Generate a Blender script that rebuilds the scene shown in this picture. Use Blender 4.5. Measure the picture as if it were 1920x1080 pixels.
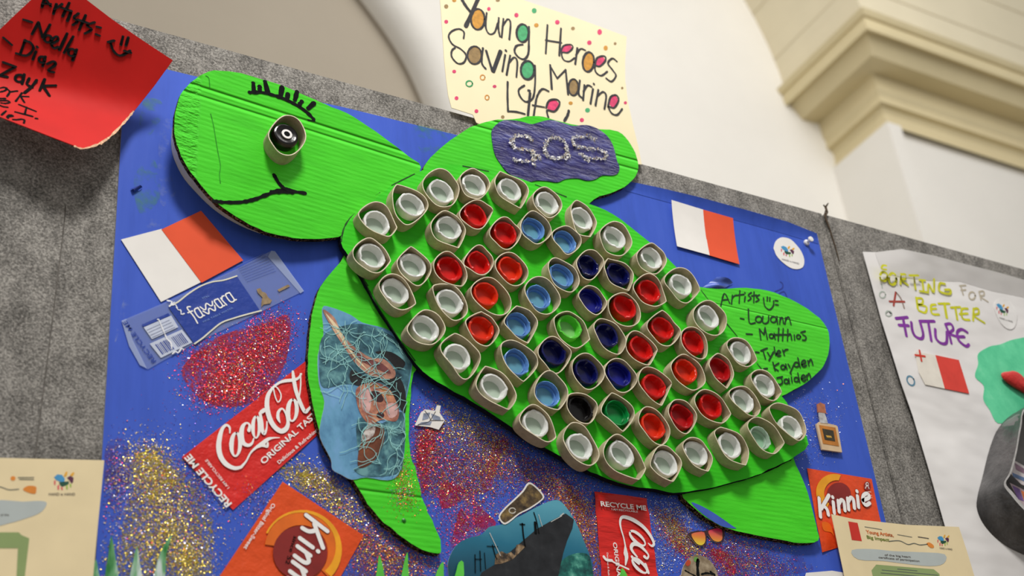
import bpy, bmesh, math, random
import numpy as np
from mathutils import Vector, Matrix
random.seed(7)
S = bpy.context.scene
for o in list(bpy.data.objects): bpy.data.objects.remove(o)
COL = S.collection

# ------------------------------------------------------------------ camera, world, lights
YAW, PITCH, ROLL, FPX = 0.5684, -0.5546, -0.1127, 2604.0      # solved from the poster's edges
CAM = np.array([0.0, -1.15, 1.0])
def _rot(a, b, c):
    Rz = np.array([[math.cos(a), -math.sin(a), 0], [math.sin(a), math.cos(a), 0], [0, 0, 1]])
    B = np.array([[1, 0, 0], [0, 0, -1], [0, 1, 0.]])
    Rx = np.array([[1, 0, 0], [0, math.cos(b), -math.sin(b)], [0, math.sin(b), math.cos(b)]])
    R3 = np.array([[math.cos(c), -math.sin(c), 0], [math.sin(c), math.cos(c), 0], [0, 0, 1]])
    return R3 @ Rx @ B @ Rz
R = _rot(YAW, PITCH, ROLL)
cam = bpy.data.cameras.new('camera'); camo = bpy.data.objects.new('camera', cam); COL.objects.link(camo)
M = Matrix.Identity(4)
for i in range(3):
    M[i][0], M[i][1], M[i][2], M[i][3] = R[0][i], -R[1][i], -R[2][i], CAM[i]
camo.matrix_world = M
cam.sensor_width = 36; cam.lens = FPX / 1920 * 36; cam.clip_start = 0.05
cam.dof.use_dof = True; cam.dof.focus_distance = 1.575; cam.dof.aperture_fstop = 6.0
S.camera = camo

W = bpy.data.worlds.new('world'); S.world = W; W.use_nodes = True
W.node_tree.nodes['Background'].inputs[0].default_value = (1.0, 0.98, 0.95, 1)
W.node_tree.nodes['Background'].inputs[1].default_value = 0.36
def area(name, loc, target, size, power, col=(1, .97, .93), sy=None):
    l = bpy.data.lights.new(name, 'AREA'); l.energy = power; l.size = size; l.color = col
    if sy: l.shape = 'RECTANGLE'; l.size_y = sy
    o = bpy.data.objects.new(name, l); COL.objects.link(o); o.location = loc
    o.rotation_euler = (Vector(target) - Vector(loc)).to_track_quat('-Z', 'Y').to_euler()
    return o
area('ceiling_lamp_front', (0.15, -1.45, 3.7), (0.8, 0, 1.75), 0.45, 57)
area('wall_fill_light', (2.7, -0.6, 5.9), (2.7, 2.6, 3.8), 2.6, 98)  # unseen fill light, added to brighten the far wall
S.view_settings.view_transform = 'Standard'; S.view_settings.look = 'None'
S.view_settings.gamma = 1; S.view_settings.use_curve_mapping = False
S.view_settings.exposure = 0.0

# ------------------------------------------------------------------ helpers
def ray(px, py): return R.T @ np.array([px - 960, py - 540, FPX])
def at(px, py, h=0.0):                       # the point of the board seen there, h in front of its face
    d = ray(px, py); t = (-h - CAM[1]) / d[1]
    return Vector(CAM + t * d)
def at_plane(px, py, p0, n):
    d = Vector(ray(px, py)); c = Vector(CAM); n = Vector(n)
    return c + d * ((Vector(p0) - c).dot(n) / d.dot(n))
def depth(P): return float((R @ (np.array(P) - CAM))[2])
def T(ox, oy, s): return lambda pts: [(ox + x / s, oy + y / s) for x, y in pts]

def lin(c): return tuple(((v / 255) / 12.92 if v / 255 <= .04045 else ((v / 255 + .055) / 1.055) ** 2.4) for v in c)
MATS = {}
class NT:
    def __init__(s, name):
        s.m = bpy.data.materials.new(name); s.m.use_nodes = True; s.t = s.m.node_tree; s.n = s.t.nodes
        s.b = s.n['Principled BSDF']; s.out = s.n['Material Output']
    def new(s, k, **kw):
        n = s.n.new(k)
        for a, v in kw.items(): setattr(n, a, v)
        return n
    def link(s, a, b): s.t.links.new(a, b)
    def math(s, op, a, b=None, c=None):
        n = s.new('ShaderNodeMath', operation=op)
        for i, v in enumerate((a, b, c)):
            if v is None: continue
            if isinstance(v, (int, float)): n.inputs[i].default_value = v
            else: s.link(v, n.inputs[i])
        return n.outputs[0]
    def pos(s): return s.new('ShaderNodeNewGeometry').outputs['Position']
    def noise(s, scale, detail=3, rough=.5, vec=None, stretch=None):
        n = s.new('ShaderNodeTexNoise'); n.inputs['Scale'].default_value = scale
        n.inputs['Detail'].default_value = detail; n.inputs['Roughness'].default_value = rough
        v = vec or s.pos()
        if stretch:
            mp = s.new('ShaderNodeMapping'); mp.inputs['Scale'].default_value = stretch; s.link(v, mp.inputs[0]); v = mp.outputs[0]
        s.link(v, n.inputs['Vector']); return n.outputs['Fac']
    def ramp(s, fac, stops):
        r = s.new('ShaderNodeValToRGB'); s.link(fac, r.inputs[0])
        e = r.color_ramp.elements
        while len(e) < len(stops): e.new(.5)
        for el, (p, c) in zip(e, stops): el.position = p; el.color = (*c, 1)
        return r.outputs[0]
    def bump(s, h, strength, dist):
        b = s.new('ShaderNodeBump'); b.inputs['Strength'].default_value = strength; b.inputs['Distance'].default_value = dist
        s.link(h, b.inputs['Height']); s.link(b.outputs[0], s.b.inputs['Normal'])
    def color(s, c):
        if isinstance(c, tuple): s.b.inputs['Base Color'].default_value = (*c, 1)
        else: s.link(c, s.b.inputs['Base Color'])
    def base(s, rough=.6, spec=.3, metal=0):
        s.b.inputs['Roughness'].default_value = rough; s.b.inputs['Specular IOR Level'].default_value = spec
        s.b.inputs['Metallic'].default_value = metal; return s.m

def mat(name, rgb, rough=.6, spec=.3, var=.06, scale=60, metal=0, bump=0, bscale=200, bdist=.001):
    """plain procedural surface: colour with a little mottling, optional fine bump"""
    k = name
    if k in MATS: return MATS[k]
    t = NT(name); c = lin(rgb)
    t.color(t.ramp(t.noise(scale), [(.3, tuple(v * (1 - var) for v in c)), (.7, tuple(min(1, v * (1 + var)) for v in c))]))
    if bump: t.bump(t.noise(bscale), bump, bdist)
    MATS[k] = t.base(rough, spec, metal); return MATS[k]

def sheer(name, rgb, alpha, rough=.4, nscale=None, lo=.4, hi=.6):
    """a thin film or smear of paint; with nscale its cover breaks up in patches"""
    if name in MATS: return MATS[name]
    t = NT(name); t.color(lin(rgb)); t.base(rough, .4)
    tr = t.new('ShaderNodeBsdfTransparent'); mx = t.new('ShaderNodeMixShader')
    t.link(tr.outputs[0], mx.inputs[1]); t.link(t.b.outputs[0], mx.inputs[2]); t.link(mx.outputs[0], t.out.inputs[0])
    if nscale:
        mr = t.new('ShaderNodeMapRange'); mr.inputs[1].default_value = lo; mr.inputs[2].default_value = hi; mr.inputs[4].default_value = alpha
        t.link(t.noise(nscale, 4, .65), mr.inputs[0]); t.link(mr.outputs[0], mx.inputs[0])
    else: mx.inputs[0].default_value = alpha
    MATS[name] = t.m; return t.m

def mk(name, verts, faces, mats, parent=None, origin=None, mi=None, smooth=False):
    if origin is None:
        if parent: origin = parent.matrix_world.translation if parent.parent is None else WL[parent.name]
        else:
            vs = np.array([tuple(v) for v in verts]); origin = Vector(((vs.min(0) + vs.max(0)) / 2))
    origin = Vector(origin)
    me = bpy.data.meshes.new(name)
    me.from_pydata([tuple(Vector(v) - origin) for v in verts], [], faces)
    for m in (mats if isinstance(mats, (list, tuple)) else [mats]): me.materials.append(m)
    if mi: me.polygons.foreach_set('material_index', mi)
    me.update()
    if smooth: me.polygons.foreach_set('use_smooth', [True] * len(me.polygons)); me.set_sharp_from_angle(angle=math.radians(38))
    o = bpy.data.objects.new(name, me); COL.objects.link(o)
    if parent:
        o.parent = parent; o.location = origin - WL[parent.name]
    else: o.location = origin
    WL[o.name] = origin
    return o
WL = {}
def empty(name, loc):
    o = bpy.data.objects.new(name, None); COL.objects.link(o); o.location = loc; o.empty_display_size = .02
    WL[o.name] = Vector(loc); return o
def tag(o, label, cat, group=None, kind=None):
    o['label'] = label; o['category'] = cat
    if group: o['group'] = group
    if kind: o['kind'] = kind
    return o
def struct(o): o['kind'] = 'structure'; return o

from mathutils.geometry import tessellate_polygon
def spline(pts, n=6, closed=True):
    P = [Vector(p) for p in pts]; out = []; L = len(P)
    rng = range(L) if closed else range(L - 1)
    for i in rng:
        if closed: a, b, c, d = P[i - 1], P[i], P[(i + 1) % L], P[(i + 2) % L]
        else: a, b, c, d = P[max(i - 1, 0)], P[i], P[i + 1], P[min(i + 2, L - 1)]
        for k in range(n):
            t = k / n
            out.append(.5 * ((2 * b) + (c - a) * t + (2 * a - 5 * b + 4 * c - d) * t * t + (3 * b - a - 3 * c + d) * t ** 3))
    if not closed: out.append(P[-1])
    return out
def flat(name, px, h, thick, mats, parent=None, n=0, rough=0.0):
    """sheet cut to an outline: front face h in front of the board, thick deep"""
    if n: px = [tuple(p) for p in spline(px, n)]
    V = [at(x, y, h(x, y) if callable(h) else h) for x, y in px]
    if rough:
        for v in V: v.x += random.gauss(0, rough); v.z += random.gauss(0, rough)
    k = len(V); B = [v + Vector((0, thick, 0)) for v in V]
    tri = tessellate_polygon([V]); F = []; mi = []
    for t in tri:
        a, b, c = t
        if (V[b] - V[a]).cross(V[c] - V[a]).y > 0: t = (a, c, b)
        F.append(tuple(t)); mi.append(0); F.append(tuple(i + k for i in reversed(t))); mi.append(0)
    area2 = sum(V[i].x * V[(i + 1) % k].z - V[(i + 1) % k].x * V[i].z for i in range(k))
    for i in range(k):
        j = (i + 1) % k
        F.append((i, i + k, j + k, j) if area2 > 0 else (j, j + k, i + k, i)); mi.append(1)
    ms = mats if isinstance(mats, (list, tuple)) else [mats, mats]
    return mk(name, V + B, F, list(ms), parent, mi=mi)
def patch(name, polys, h, m, parent, n=0):
    """printed or painted shapes on a face, one part each; polys = list of outlines"""
    for px in polys:
        if n: px = [tuple(p) for p in spline(px, n)]
        V = [at(x, y, h) for x, y in px]; F = []
        for t in tessellate_polygon([V]):
            a, b, c = t
            if (V[b] - V[a]).cross(V[c] - V[a]).y > 0: t = (a, c, b)
            F.append(tuple(t))
        ob = mk(name, V, F, m, parent)
    return ob
def circ(x, y, rx, ry, rot=0, n=12):
    c, s = math.cos(rot), math.sin(rot)
    return [(x + rx * math.cos(a) * c - ry * math.sin(a) * s, y + rx * math.cos(a) * s + ry * math.sin(a) * c)
            for a in [2 * math.pi * i / n for i in range(n)]]
def ring_stroke(x, y, rx, ry=None, rot=0):
    c = circ(x, y, rx, ry or rx, rot); return c + [c[0]]
def ink(name, strokes, w, h, m, parent, tf=None, hfun=None, jitter=.0):
    """pen or brush strokes; w = line width in photo pixels; a stroke may be (pts, width)"""
    VV, F = [], []
    for ns, st in enumerate(strokes):
        ww = w
        if isinstance(st, tuple): st, ww = st
        if tf: st = tf(st)
        p = [tuple(q) for q in spline(st, 5, False)] if len(st) > 2 else list(st)
        if len(p) == 2: p = [p[0], ((p[0][0] + p[1][0]) / 2, (p[0][1] + p[1][1]) / 2), p[1]]
        P = [at(x, y, (hfun(x, y) if hfun else h) + ns * 9e-6) for x, y in p]
        if len(P) < 2: continue
        o = len(VV); L = len(P); kk = .56 * depth(P[0]) / FPX
        rs_ = [kk * (np.interp(i / (L - 1), np.linspace(0, 1, len(ww)), ww) if isinstance(ww, list) else ww) for i in range(L)]
        for i, q in enumerate(P):
            d = P[min(i + 1, L - 1)] - P[max(i - 1, 0)]
            if d.length < 1e-9: d = Vector((1, 0, 0))
            nrm = Vector((-d.z, 0, d.x)).normalized() * rs_[i] * (1 + random.uniform(-jitter, jitter))
            VV += [q + nrm, q - nrm]
        for i in range(L - 1):
            a = o + 2 * i; F.append((a, a + 2, a + 3, a + 1))
        for q, s in ((P[0], 0), (P[-1], L - 1)):           # round ends
            o2 = len(VV); a0 = VV[o + 2 * s] - q; ang = math.atan2(a0.z, a0.x)
            VV.append(q); sg = 1 if s == 0 else -1; r = rs_[s]
            for k in range(7):
                a = ang + sg * math.pi * k / 6; VV.append(q + Vector((math.cos(a) * r, 0, math.sin(a) * r)))
            for k in range(6): F.append((o2, o2 + 1 + k, o2 + 2 + k) if sg < 0 else (o2, o2 + 2 + k, o2 + 1 + k))
    return mk(name, VV, F, m, parent)
_font = {}
def type_mesh(s, bold):
    if (s, bold) in _font: return _font[(s, bold)]
    cu = bpy.data.curves.new('type', 'FONT'); cu.body = s; cu.resolution_u = 3; cu.offset = bold
    o = bpy.data.objects.new('type', cu); COL.objects.link(o)
    bpy.context.view_layer.update()
    me = o.evaluated_get(bpy.context.evaluated_depsgraph_get()).to_mesh()
    v = [tuple(x.co) for x in me.vertices]; f = [tuple(p.vertices) for p in me.polygons]
    bpy.data.objects.remove(o); bpy.data.curves.remove(cu)
    _font[(s, bold)] = (v, f); return v, f
def typed(name, items, h, m, parent):
    """printed type, one part per line; items = (text, start px, end px of its baseline, cap height px, bold)"""
    for s, A, B, hp, bold in items:
        v, f = type_mesh(s, bold); x0 = min(q[0] for q in v); x1 = max(q[0] for q in v)
        a, b = at(*A, h), at(*B, h); u = (b - a); sc = u.length / (x1 - x0); u.normalize()
        up = Vector((-u.z, 0, u.x)); hs = hp * depth(a) / FPX / .7 * 1.15
        ob = mk(name, [a + u * ((q[0] - x0) * sc) + up * (q[1] * hs) for q in v], f, m, parent)
    return ob
def glitter(name, blobs, h, mats, parent, kind='stuff'):
    """loose glitter flakes stuck to paint: blobs = (px, py, sx, sy, angle, count, colour weights)"""
    VV, F, mi = [], [], []
    for (cx, cy, sx, sy, an, cnt, wts) in blobs:
        c, s = math.cos(an), math.sin(an)
        for _ in range(int(cnt * 2.2)):
            g1, g2 = random.gauss(0, sx), random.gauss(0, sy)
            q = at(cx + g1 * c - g2 * s, cy + g1 * s + g2 * c, h)
            if not (.283 < q.x < 1.245 and q.z < 2.03): continue
            r = random.uniform(.00026, .00064); ax = random.uniform(0, 6.28); tl = random.gauss(0, .33); tb = random.gauss(0, .33)
            e1 = Vector((math.cos(ax), tl, math.sin(ax))) * r; e2 = Vector((-math.sin(ax), tb, math.cos(ax))) * r
            q.y -= r * .4; o = len(VV); VV += [q + e1, q + e2, q - e1, q - e2]
            F.append((o, o + 1, o + 2, o + 3)); mi.append(random.choices(range(len(mats)), wts)[0])
    g = mk(name, VV, F, mats, parent, mi=mi); g['kind'] = kind; return g

# ------------------------------------------------------------------ materials
def m_felt(name, rgb):
    t = NT(name); c = lin(rgb)
    f1 = t.noise(420, 3, .6); f2 = t.noise(38, 4, .6, stretch=(1, 1, .6)); f3 = t.noise(900, 1)
    mx = t.math('ADD', t.math('MULTIPLY', f1, .5), t.math('ADD', t.math('MULTIPLY', f2, .3), t.math('MULTIPLY', f3, .2)))
    t.color(t.ramp(mx, [(.39, tuple(v * .42 for v in c)), (.5, c), (.61, tuple(min(1, v * 1.85) for v in c))]))
    t.bump(f1, .6, .002); return t.base(.95, .1)
def m_card(name, rgb, creases=(), dark=.82, crumple=None):
    """green poster paint over corrugated board: flutes run level, creases = (z, width, depth)"""
    t = NT(name); c = lin(rgb); p = t.pos()
    sx = t.new('ShaderNodeSeparateXYZ'); t.link(p, sx.inputs[0]); z = sx.outputs[2]
    wob = t.math('MULTIPLY', t.noise(9, 2, stretch=(1, 1, 2)), .006)
    ph = t.math('ADD', z, wob)
    flute = t.math('SINE', t.math('MULTIPLY', ph, 2 * math.pi / .0058))
    amp = t.math('MULTIPLY', flute, t.math('MULTIPLY', t.noise(26, 2), .00012))
    hgt = t.math('ADD', amp, t.math('MULTIPLY', t.noise(150, 4, .6, stretch=(.35, 1, 1.6)), .0005))
    for z0, w, d in creases:
        q = t.math('DIVIDE', t.math('SUBTRACT', z, z0), w)
        g = t.math('POWER', 2.718, t.math('MULTIPLY', t.math('MULTIPLY', q, q), -1.0))
        hgt = t.math('SUBTRACT', hgt, t.math('MULTIPLY', g, d))
    if crumple is not None:                  # the edge strip left of a fold is crushed
        mk_ = t.math('MULTIPLY', t.math('MINIMUM', t.math('MAXIMUM', t.math('MULTIPLY', t.math('SUBTRACT', crumple, sx.outputs[0]), 300.0), 0.0), 1.0), 1.0)
        hgt = t.math('ADD', hgt, t.math('MULTIPLY', mk_, t.math('SUBTRACT', t.math('MULTIPLY', t.noise(70, 4, .6, stretch=(.6, 1, 1.5)), .008), .005)))
    col = t.ramp(t.noise(48, 5, .6, stretch=(.3, 1, 1.4)), [(.25, tuple(v * dark for v in c)), (.55, c), (.8, (c[0] * 1.18, min(1, c[1] * 1.05), c[2] * 1.25))])
    t.color(col); t.bump(hgt, 1.0, 1.0); return t.base(.6, .12)
def m_poster(name):
    t = NT(name); c = lin((64, 95, 200))
    s1 = t.noise(7, 5, .6, stretch=(1.2, 1, .5)); s2 = t.noise(70, 3, .6, stretch=(1, 1, .12))
    mx = t.math('ADD', t.math('MULTIPLY', s1, .6), t.math('MULTIPLY', s2, .4))
    t.color(t.ramp(mx, [(.3, tuple(v * .78 for v in c)), (.5, c), (.7, (c[0] * 1.3, c[1] * 1.18, c[2] * 1.08))]))
    t.bump(s2, .15, .002); return t.base(.6, .14)
def m_ring(name, rgb):
    t = NT(name); c = lin(rgb)
    n = t.noise(120, 4, .65)
    t.color(t.ramp(n, [(.3, tuple(v * .8 for v in c)), (.7, tuple(v * 1.15 for v in c))])); t.bump(n, .25, .0015); return t.base(.85, .15)
def m_cap(name, rgb, trans=.0, rough=.32):
    t = NT(name); c = lin(rgb)
    t.color(t.ramp(t.noise(90, 3), [(.3, tuple(v * .9 for v in c)), (.7, c)])); t.bump(t.noise(160, 3), .2, .0015); t.base(rough, .45)
    if trans:
        tl = t.new('ShaderNodeBsdfTranslucent'); tl.inputs[0].default_value = (*c, 1); mx = t.new('ShaderNodeMixShader'); mx.inputs[0].default_value = trans
        t.link(t.b.outputs[0], mx.inputs[1]); t.link(tl.outputs[0], mx.inputs[2]); t.link(mx.outputs[0], t.out.inputs[0])
    return t.m
def m_label(name, rgb, rough=.35, strength=.35, scale=35, stretch=(1, 1, 1), var=.08):
    t = NT(name); c = lin(rgb); n = t.noise(scale, 4, .6, stretch=stretch)
    t.color(t.ramp(n, [(.3, tuple(v * (1 - var) for v in c)), (.7, c)])); t.bump(n, strength, .006); return t.base(rough, .4)
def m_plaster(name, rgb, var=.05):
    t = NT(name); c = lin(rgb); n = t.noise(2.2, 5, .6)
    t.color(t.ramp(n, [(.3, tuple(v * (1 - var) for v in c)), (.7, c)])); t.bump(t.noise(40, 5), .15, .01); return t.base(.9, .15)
def m_glit(name, rgb, rough=.28):
    t = NT(name); t.color(lin(rgb)); return t.base(rough, .6, .75)

FELT = m_felt('grey_felt', (130, 127, 122)); FELT_L = FELT
WALL = m_plaster('white_plaster', (240, 237, 230)); ALCOVE = m_plaster('shade_toned_vault_plaster', (178, 168, 152))  # ALCOVE: the vault's shade is painted in as a darker plaster colour
STONE = m_plaster('limestone', (232, 222, 194), .08); MOULD = m_plaster('cornice_stone', (224, 210, 170), .10)
FLOORM = m_plaster('floor_tile', (150, 140, 125))
POSTER = m_poster('blue_paint'); POSTER_EDGE = mat('card_edge', (176, 178, 190))
_e = NT('dark_card_edge'); _e.color(_e.ramp(_e.noise(420, 2), [(.40, lin((20, 16, 12))), (.54, lin((70, 56, 40))), (.66, lin((150, 128, 96)))])); EDGE = _e.base(.95, .05)
PLAIN = mat('bare_board', (236, 230, 220), .9, .1, .1, 40)
INK = mat('black_marker', (18, 20, 20), .85, .08, .3, 200); INK_SOFT = mat('soft_marker', (62, 60, 62), .6, .2, .25, 150)
PENCIL = mat('green_black_line', (26, 70, 22), .6, .2, .5, 200)
WHITE_P = mat('white_paper', (240, 237, 232), .8, .2, .03, 30); ORANGE_P = mat('orange_red_paper', (236, 92, 58), .75, .2, .04, 30)
WHITE_INK = mat('white_print', (245, 243, 240), .4, .3, .03, 100)
RINGM = m_ring('grey_cardboard', (190, 176, 146)); RIM = mat('cut_card_rim', (222, 212, 186), .9, .1, .15, 300)

# ------------------------------------------------------------------ the room
YW = 2.6
def quadmesh(name, pts, m, **k): return struct(mk(name, pts, [tuple(range(len(pts)))], m, **k))
struct(mk('floor', [(-3, -4, 0), (8, -4, 0), (8, 6, 0), (-3, 6, 0)], [(0, 1, 2, 3)], FLOORM))
# right wall piece: its left end is a rounded arch reveal, seen against the vault behind, whose shade is in its colour
edge_px = [(905, 420), (885, 330), (862, 250), (848, 205), (826, 150), (800, 95), (770, 45), (742, 5), (700, -50), (640, -120), (560, -200)]
E = [at_plane(x, y, (0, YW, 0), (0, 1, 0)) for x, y in edge_px]
E = [tuple(p) for p in spline(E, 6, False)]; E.insert(0, (E[0][0] + .02, YW, 0)); q_ = Vector(E[-1]); E += [tuple(q_ + Vector((-.5, 0, .45))), tuple(q_ + Vector((-1.2, 0, .8))), tuple(q_ + Vector((-3, 0, 1.2)))]
V = []; F = []; NF = 7
for (x, y, z) in E:
    V.append((9, YW, z)); V.append((x + .10, YW, z))
    for k in range(1, NF): a = math.pi / 2 * k / (NF - 1); V.append((x + .10 - .13 * math.sin(a), YW + .13 * (1 - math.cos(a)), z))
    V.append((x - .03, YW + .15, z))
st = NF + 2
for i in range(len(E) - 1):
    for k in range(st - 1): a = i * st + k; F.append((a, a + st, a + st + 1, a + 1))
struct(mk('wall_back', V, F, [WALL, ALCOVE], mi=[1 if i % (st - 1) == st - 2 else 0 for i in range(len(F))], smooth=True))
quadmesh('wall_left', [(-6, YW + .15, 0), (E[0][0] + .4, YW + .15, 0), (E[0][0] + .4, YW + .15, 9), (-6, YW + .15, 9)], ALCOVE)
# cornice on the pilaster at the right: profile points found on its mitre line
YC = 1.98
A0 = at_plane(1616, 14, (0, YC, 0), (0, 1, 0)); NM = (1, -1, 0)
prof_px = [(1616, 12), (1619, 26), (1619.5, 31), (1623, 42), (1626, 53), (1625, 58), (1634.5, 103), (1637, 138), (1641, 152), (1645, 165), (1648, 178), (1652, 190), (1653, 199), (1656, 212), (1660, 224), (1665, 234)]
PR = [at_plane(x, y, A0, NM) for x, y in prof_px]
V = []; F = []
for p in PR: V += [(p.x, YW + .02, p.z), tuple(p), (9, p.y, p.z)]
for i in range(len(PR) - 1):
    a = 3 * i; F += [(a, a + 1, a + 4, a + 3), (a + 1, a + 2, a + 5, a + 4)]
struct(mk('trim_1', V, F, MOULD))
PB = PR[-1]; PT = PR[0]
V = [(PB.x, YW + .01, 0), (PB.x, PB.y, 0), (PB.x + .085, PB.y, 0), (PB.x + .085, PB.y + .03, 0), (9, PB.y + .03, 0)]
V += [(x, y, PB.z + .02) for x, y, z in V]
F = [(i, i + 1, i + 6, i + 5) for i in range(4)]
struct(mk('wall_right', V, F, WALL))
# stone pier above the cornice, springing into an arch that leans to the left
def arch_x(z): t = max(0, z - PT.z); return PT.x + .06 - .05 * t - .30 * t * t
zs = [PT.z - .02 + .16 * i for i in range(16)]
V = []; F = []
for z in zs: x = arch_x(z); V += [(x, YW + .01, z), (x, PT.y + .05, z), (9, PT.y + .05, z)]
for i in range(15):
    a = 3 * i; F += [(a, a + 1, a + 4, a + 3), (a + 1, a + 2, a + 5, a + 4)]
struct(mk('trim_2', V, F, STONE))
JO = mat('mortar_line', (214, 202, 172), .9, .1)
V = []; F = []
for z in (zs[0] + .22, zs[0] + .50):
    x = arch_x(z); o = len(V)
    V += [(x - .004, YW, z), (x - .003, PT.y + .047, z), (9, PT.y + .047, z), (x - .003, YW, z + .008), (x - .003, PT.y + .047, z + .008), (9, PT.y + .047, z + .008)]
    F += [(o, o + 1, o + 4, o + 3), (o + 1, o + 2, o + 5, o + 4)]
struct(mk('trim_3', V, F, JO))

# ------------------------------------------------------------------ display panels
ZT = 2.0925
def box(x0, x1, y0, y1, z0, z1):
    v = [(x, y, z) for x in (x0, x1) for y in (y0, y1) for z in (z0, z1)]
    return v, [(0, 1, 3, 2), (4, 6, 7, 5), (0, 4, 5, 1), (2, 3, 7, 6), (0, 2, 6, 4), (1, 5, 7, 3)]
def joint_x(z): return at(1548, 400).x + (at(1700, 980).x - at(1548, 400).x) * (at(1548, 400).z - z) / (at(1548, 400).z - at(1700, 980).z)
JX = (at(1550, 420).x + at(1699, 980).x) / 2
def panel(x0, x1, label):
    v, f = box(x0, x1, .003, .033, 0.0, ZT)
    bm = bmesh.new(); me = bpy.data.meshes.new('x'); me.from_pydata(v, [], f); bm.from_mesh(me)
    bmesh.ops.recalc_face_normals(bm, faces=bm.faces)
    bmesh.ops.bevel(bm, geom=[e for e in bm.edges], offset=.0012, segments=2, affect='EDGES')
    vv = [tuple(q.co) for q in bm.verts]; ff = [tuple(q.index for q in p.verts) for p in bm.faces]; bm.free(); bpy.data.meshes.remove(me)
    r = empty('display_panel', ((x0 + x1) / 2, .018, 0))
    mk('felt_board', vv, ff, FELT, r, smooth=False)
    tag(r, label, 'display board', 'grey felt display boards'); return r
pl = panel(-.65, JX - .0016, 'grey felt display board carrying the blue turtle poster')
pr_ = panel(JX + .0016, JX + 1.6, 'grey felt display board behind the white sorting poster')
SEAM = mat('felt_seam', (104, 100, 95), .95, .1, .3, 200)
ink('seam', [[(123, 385), (118, 440), (92, 650), (64, 870), (40, 1060)]], 2.0, -.0027, SEAM, pl)
tie = empty('wire_tie', at(1549, 400, .001))
TWM = mat('rusty_wire', (70, 56, 40), .7, .3, .4, 300)
def tube_mesh(name, pts, r, m, parent=None, seg=7, cap=True):
    P = [Vector(p) for p in pts]; V = []; F = []
    for i, p in enumerate(P):
        d = (P[min(i + 1, len(P) - 1)] - P[max(i - 1, 0)]).normalized()
        u = d.orthogonal().normalized(); w = d.cross(u); rr = r[i] if isinstance(r, (list, tuple)) else r
        for k in range(seg): a = 2 * math.pi * k / seg; V.append(p + (u * math.cos(a) + w * math.sin(a)) * rr)
    for i in range(len(P) - 1):
        for k in range(seg): a = i * seg + k; b = i * seg + (k + 1) % seg; F.append((a, b, b + seg, a + seg))
    F += [tuple(reversed(range(seg))), tuple(range(len(V) - seg, len(V)))]
    return mk(name, V, F, m, parent, smooth=True)
tube_mesh('strand', [at(x, y, .0005) for x, y in [(1553, 381), (1548, 388), (1551, 398), (1547, 406), (1556, 430), (1566, 462), (1574, 490)]], [.0008, .0018, .0016, .0016, .0012, .0010, .0006], TWM, tie)
tube_mesh('strand', [at(x, y, .001) for x, y in [(1544, 384), (1549, 391), (1546, 402), (1552, 418)]], .0010, TWM, tie)
tag(tie, 'frayed dark wire tie in the gap between the two felt boards', 'wire tie')

# ------------------------------------------------------------------ blue poster
top = [(236, 107), (317, 131), (370, 144), (640, 200), (860, 254), (1030, 300), (1195, 345), (1400, 401), (1532, 440)]
outl = top + [(1660, 975), (1712, 1190), (165, 1260), (178, 1080)]
poster = empty('turtle_poster', at(900, 1100))
OV = [at(x, y) for x, y in outl]
flat('poster_sheet', outl, 0.0, .0028, [POSTER, POSTER_EDGE], poster)
# the top edge of the sheet bows forward a little
lip = []
for x, y in [(1170, 338), (1230, 355), (1300, 374), (1400, 401), (1470, 421), (1530, 439)]:
    p = at(x, y); k = min(1, max(0, (x - 1172) / 90), (1545 - x) / 60)
    lip.append((p + Vector((0, -.0075 * k, 0)), p + Vector((0, -.0004, -.017)), p + Vector((0, .001 - .0075 * k, .0002))))
V = []; F = []
for a, b, c in lip:
    mid = (a + b) / 2 + Vector((0, .0012, 0)); V += [b, mid, a, c]
for i in range(len(lip) - 1):
    for k in range(3): q = 4 * i + k; F.append((q, q + 4, q + 5, q + 1))
mk('curled_top_edge', V, F, POSTER, poster, smooth=True)
GREENSM = sheer('green_smear', (70, 150, 90), .5, .5, 45, .48, .7)
patch('green_smear', [[(268, 190), (300, 188), (305, 215), (280, 255), (262, 250)], [(775, 235), (850, 255), (820, 290), (790, 285)], [(252, 330), (290, 300), (300, 370), (262, 400)]], .0002, GREENSM, poster, 4)
WSM = sheer('pale_scuff', (150, 170, 220), .45, .5, 60, .5, .75)
patch('pale_scuff', [[(300, 240), (325, 230), (312, 300), (330, 360), (300, 380)], [(232, 560), (250, 540), (225, 620), (215, 640)], [(270, 420), (300, 400), (420, 430), (330, 450)]], .0002, WSM, poster, 4)
RSM = sheer('crimson_smear', (178, 28, 84), .85, .5, 28, .40, .62)
RSM2 = sheer('crimson_wash', (150, 34, 92), .8, .6, 48, .38, .60)
PSM = sheer('violet_smear', (92, 56, 138), .5, .6, 48, .42, .66)
YSM = sheer('ochre_smear', (176, 158, 52), .9, .5, 44, .42, .6)
t2 = T(640, 720, 3); t1 = T(0, 720, 3); t4 = T(0, 360, 3); t6 = T(1280, 720, 3)
patch('red_paint_smear', [[(342, 690), (395, 640), (440, 620), (500, 605), (538, 590), (545, 620), (535, 680), (505, 730), (460, 758), (410, 762), (362, 735)]], .00025, RSM2, poster, 5)
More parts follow.
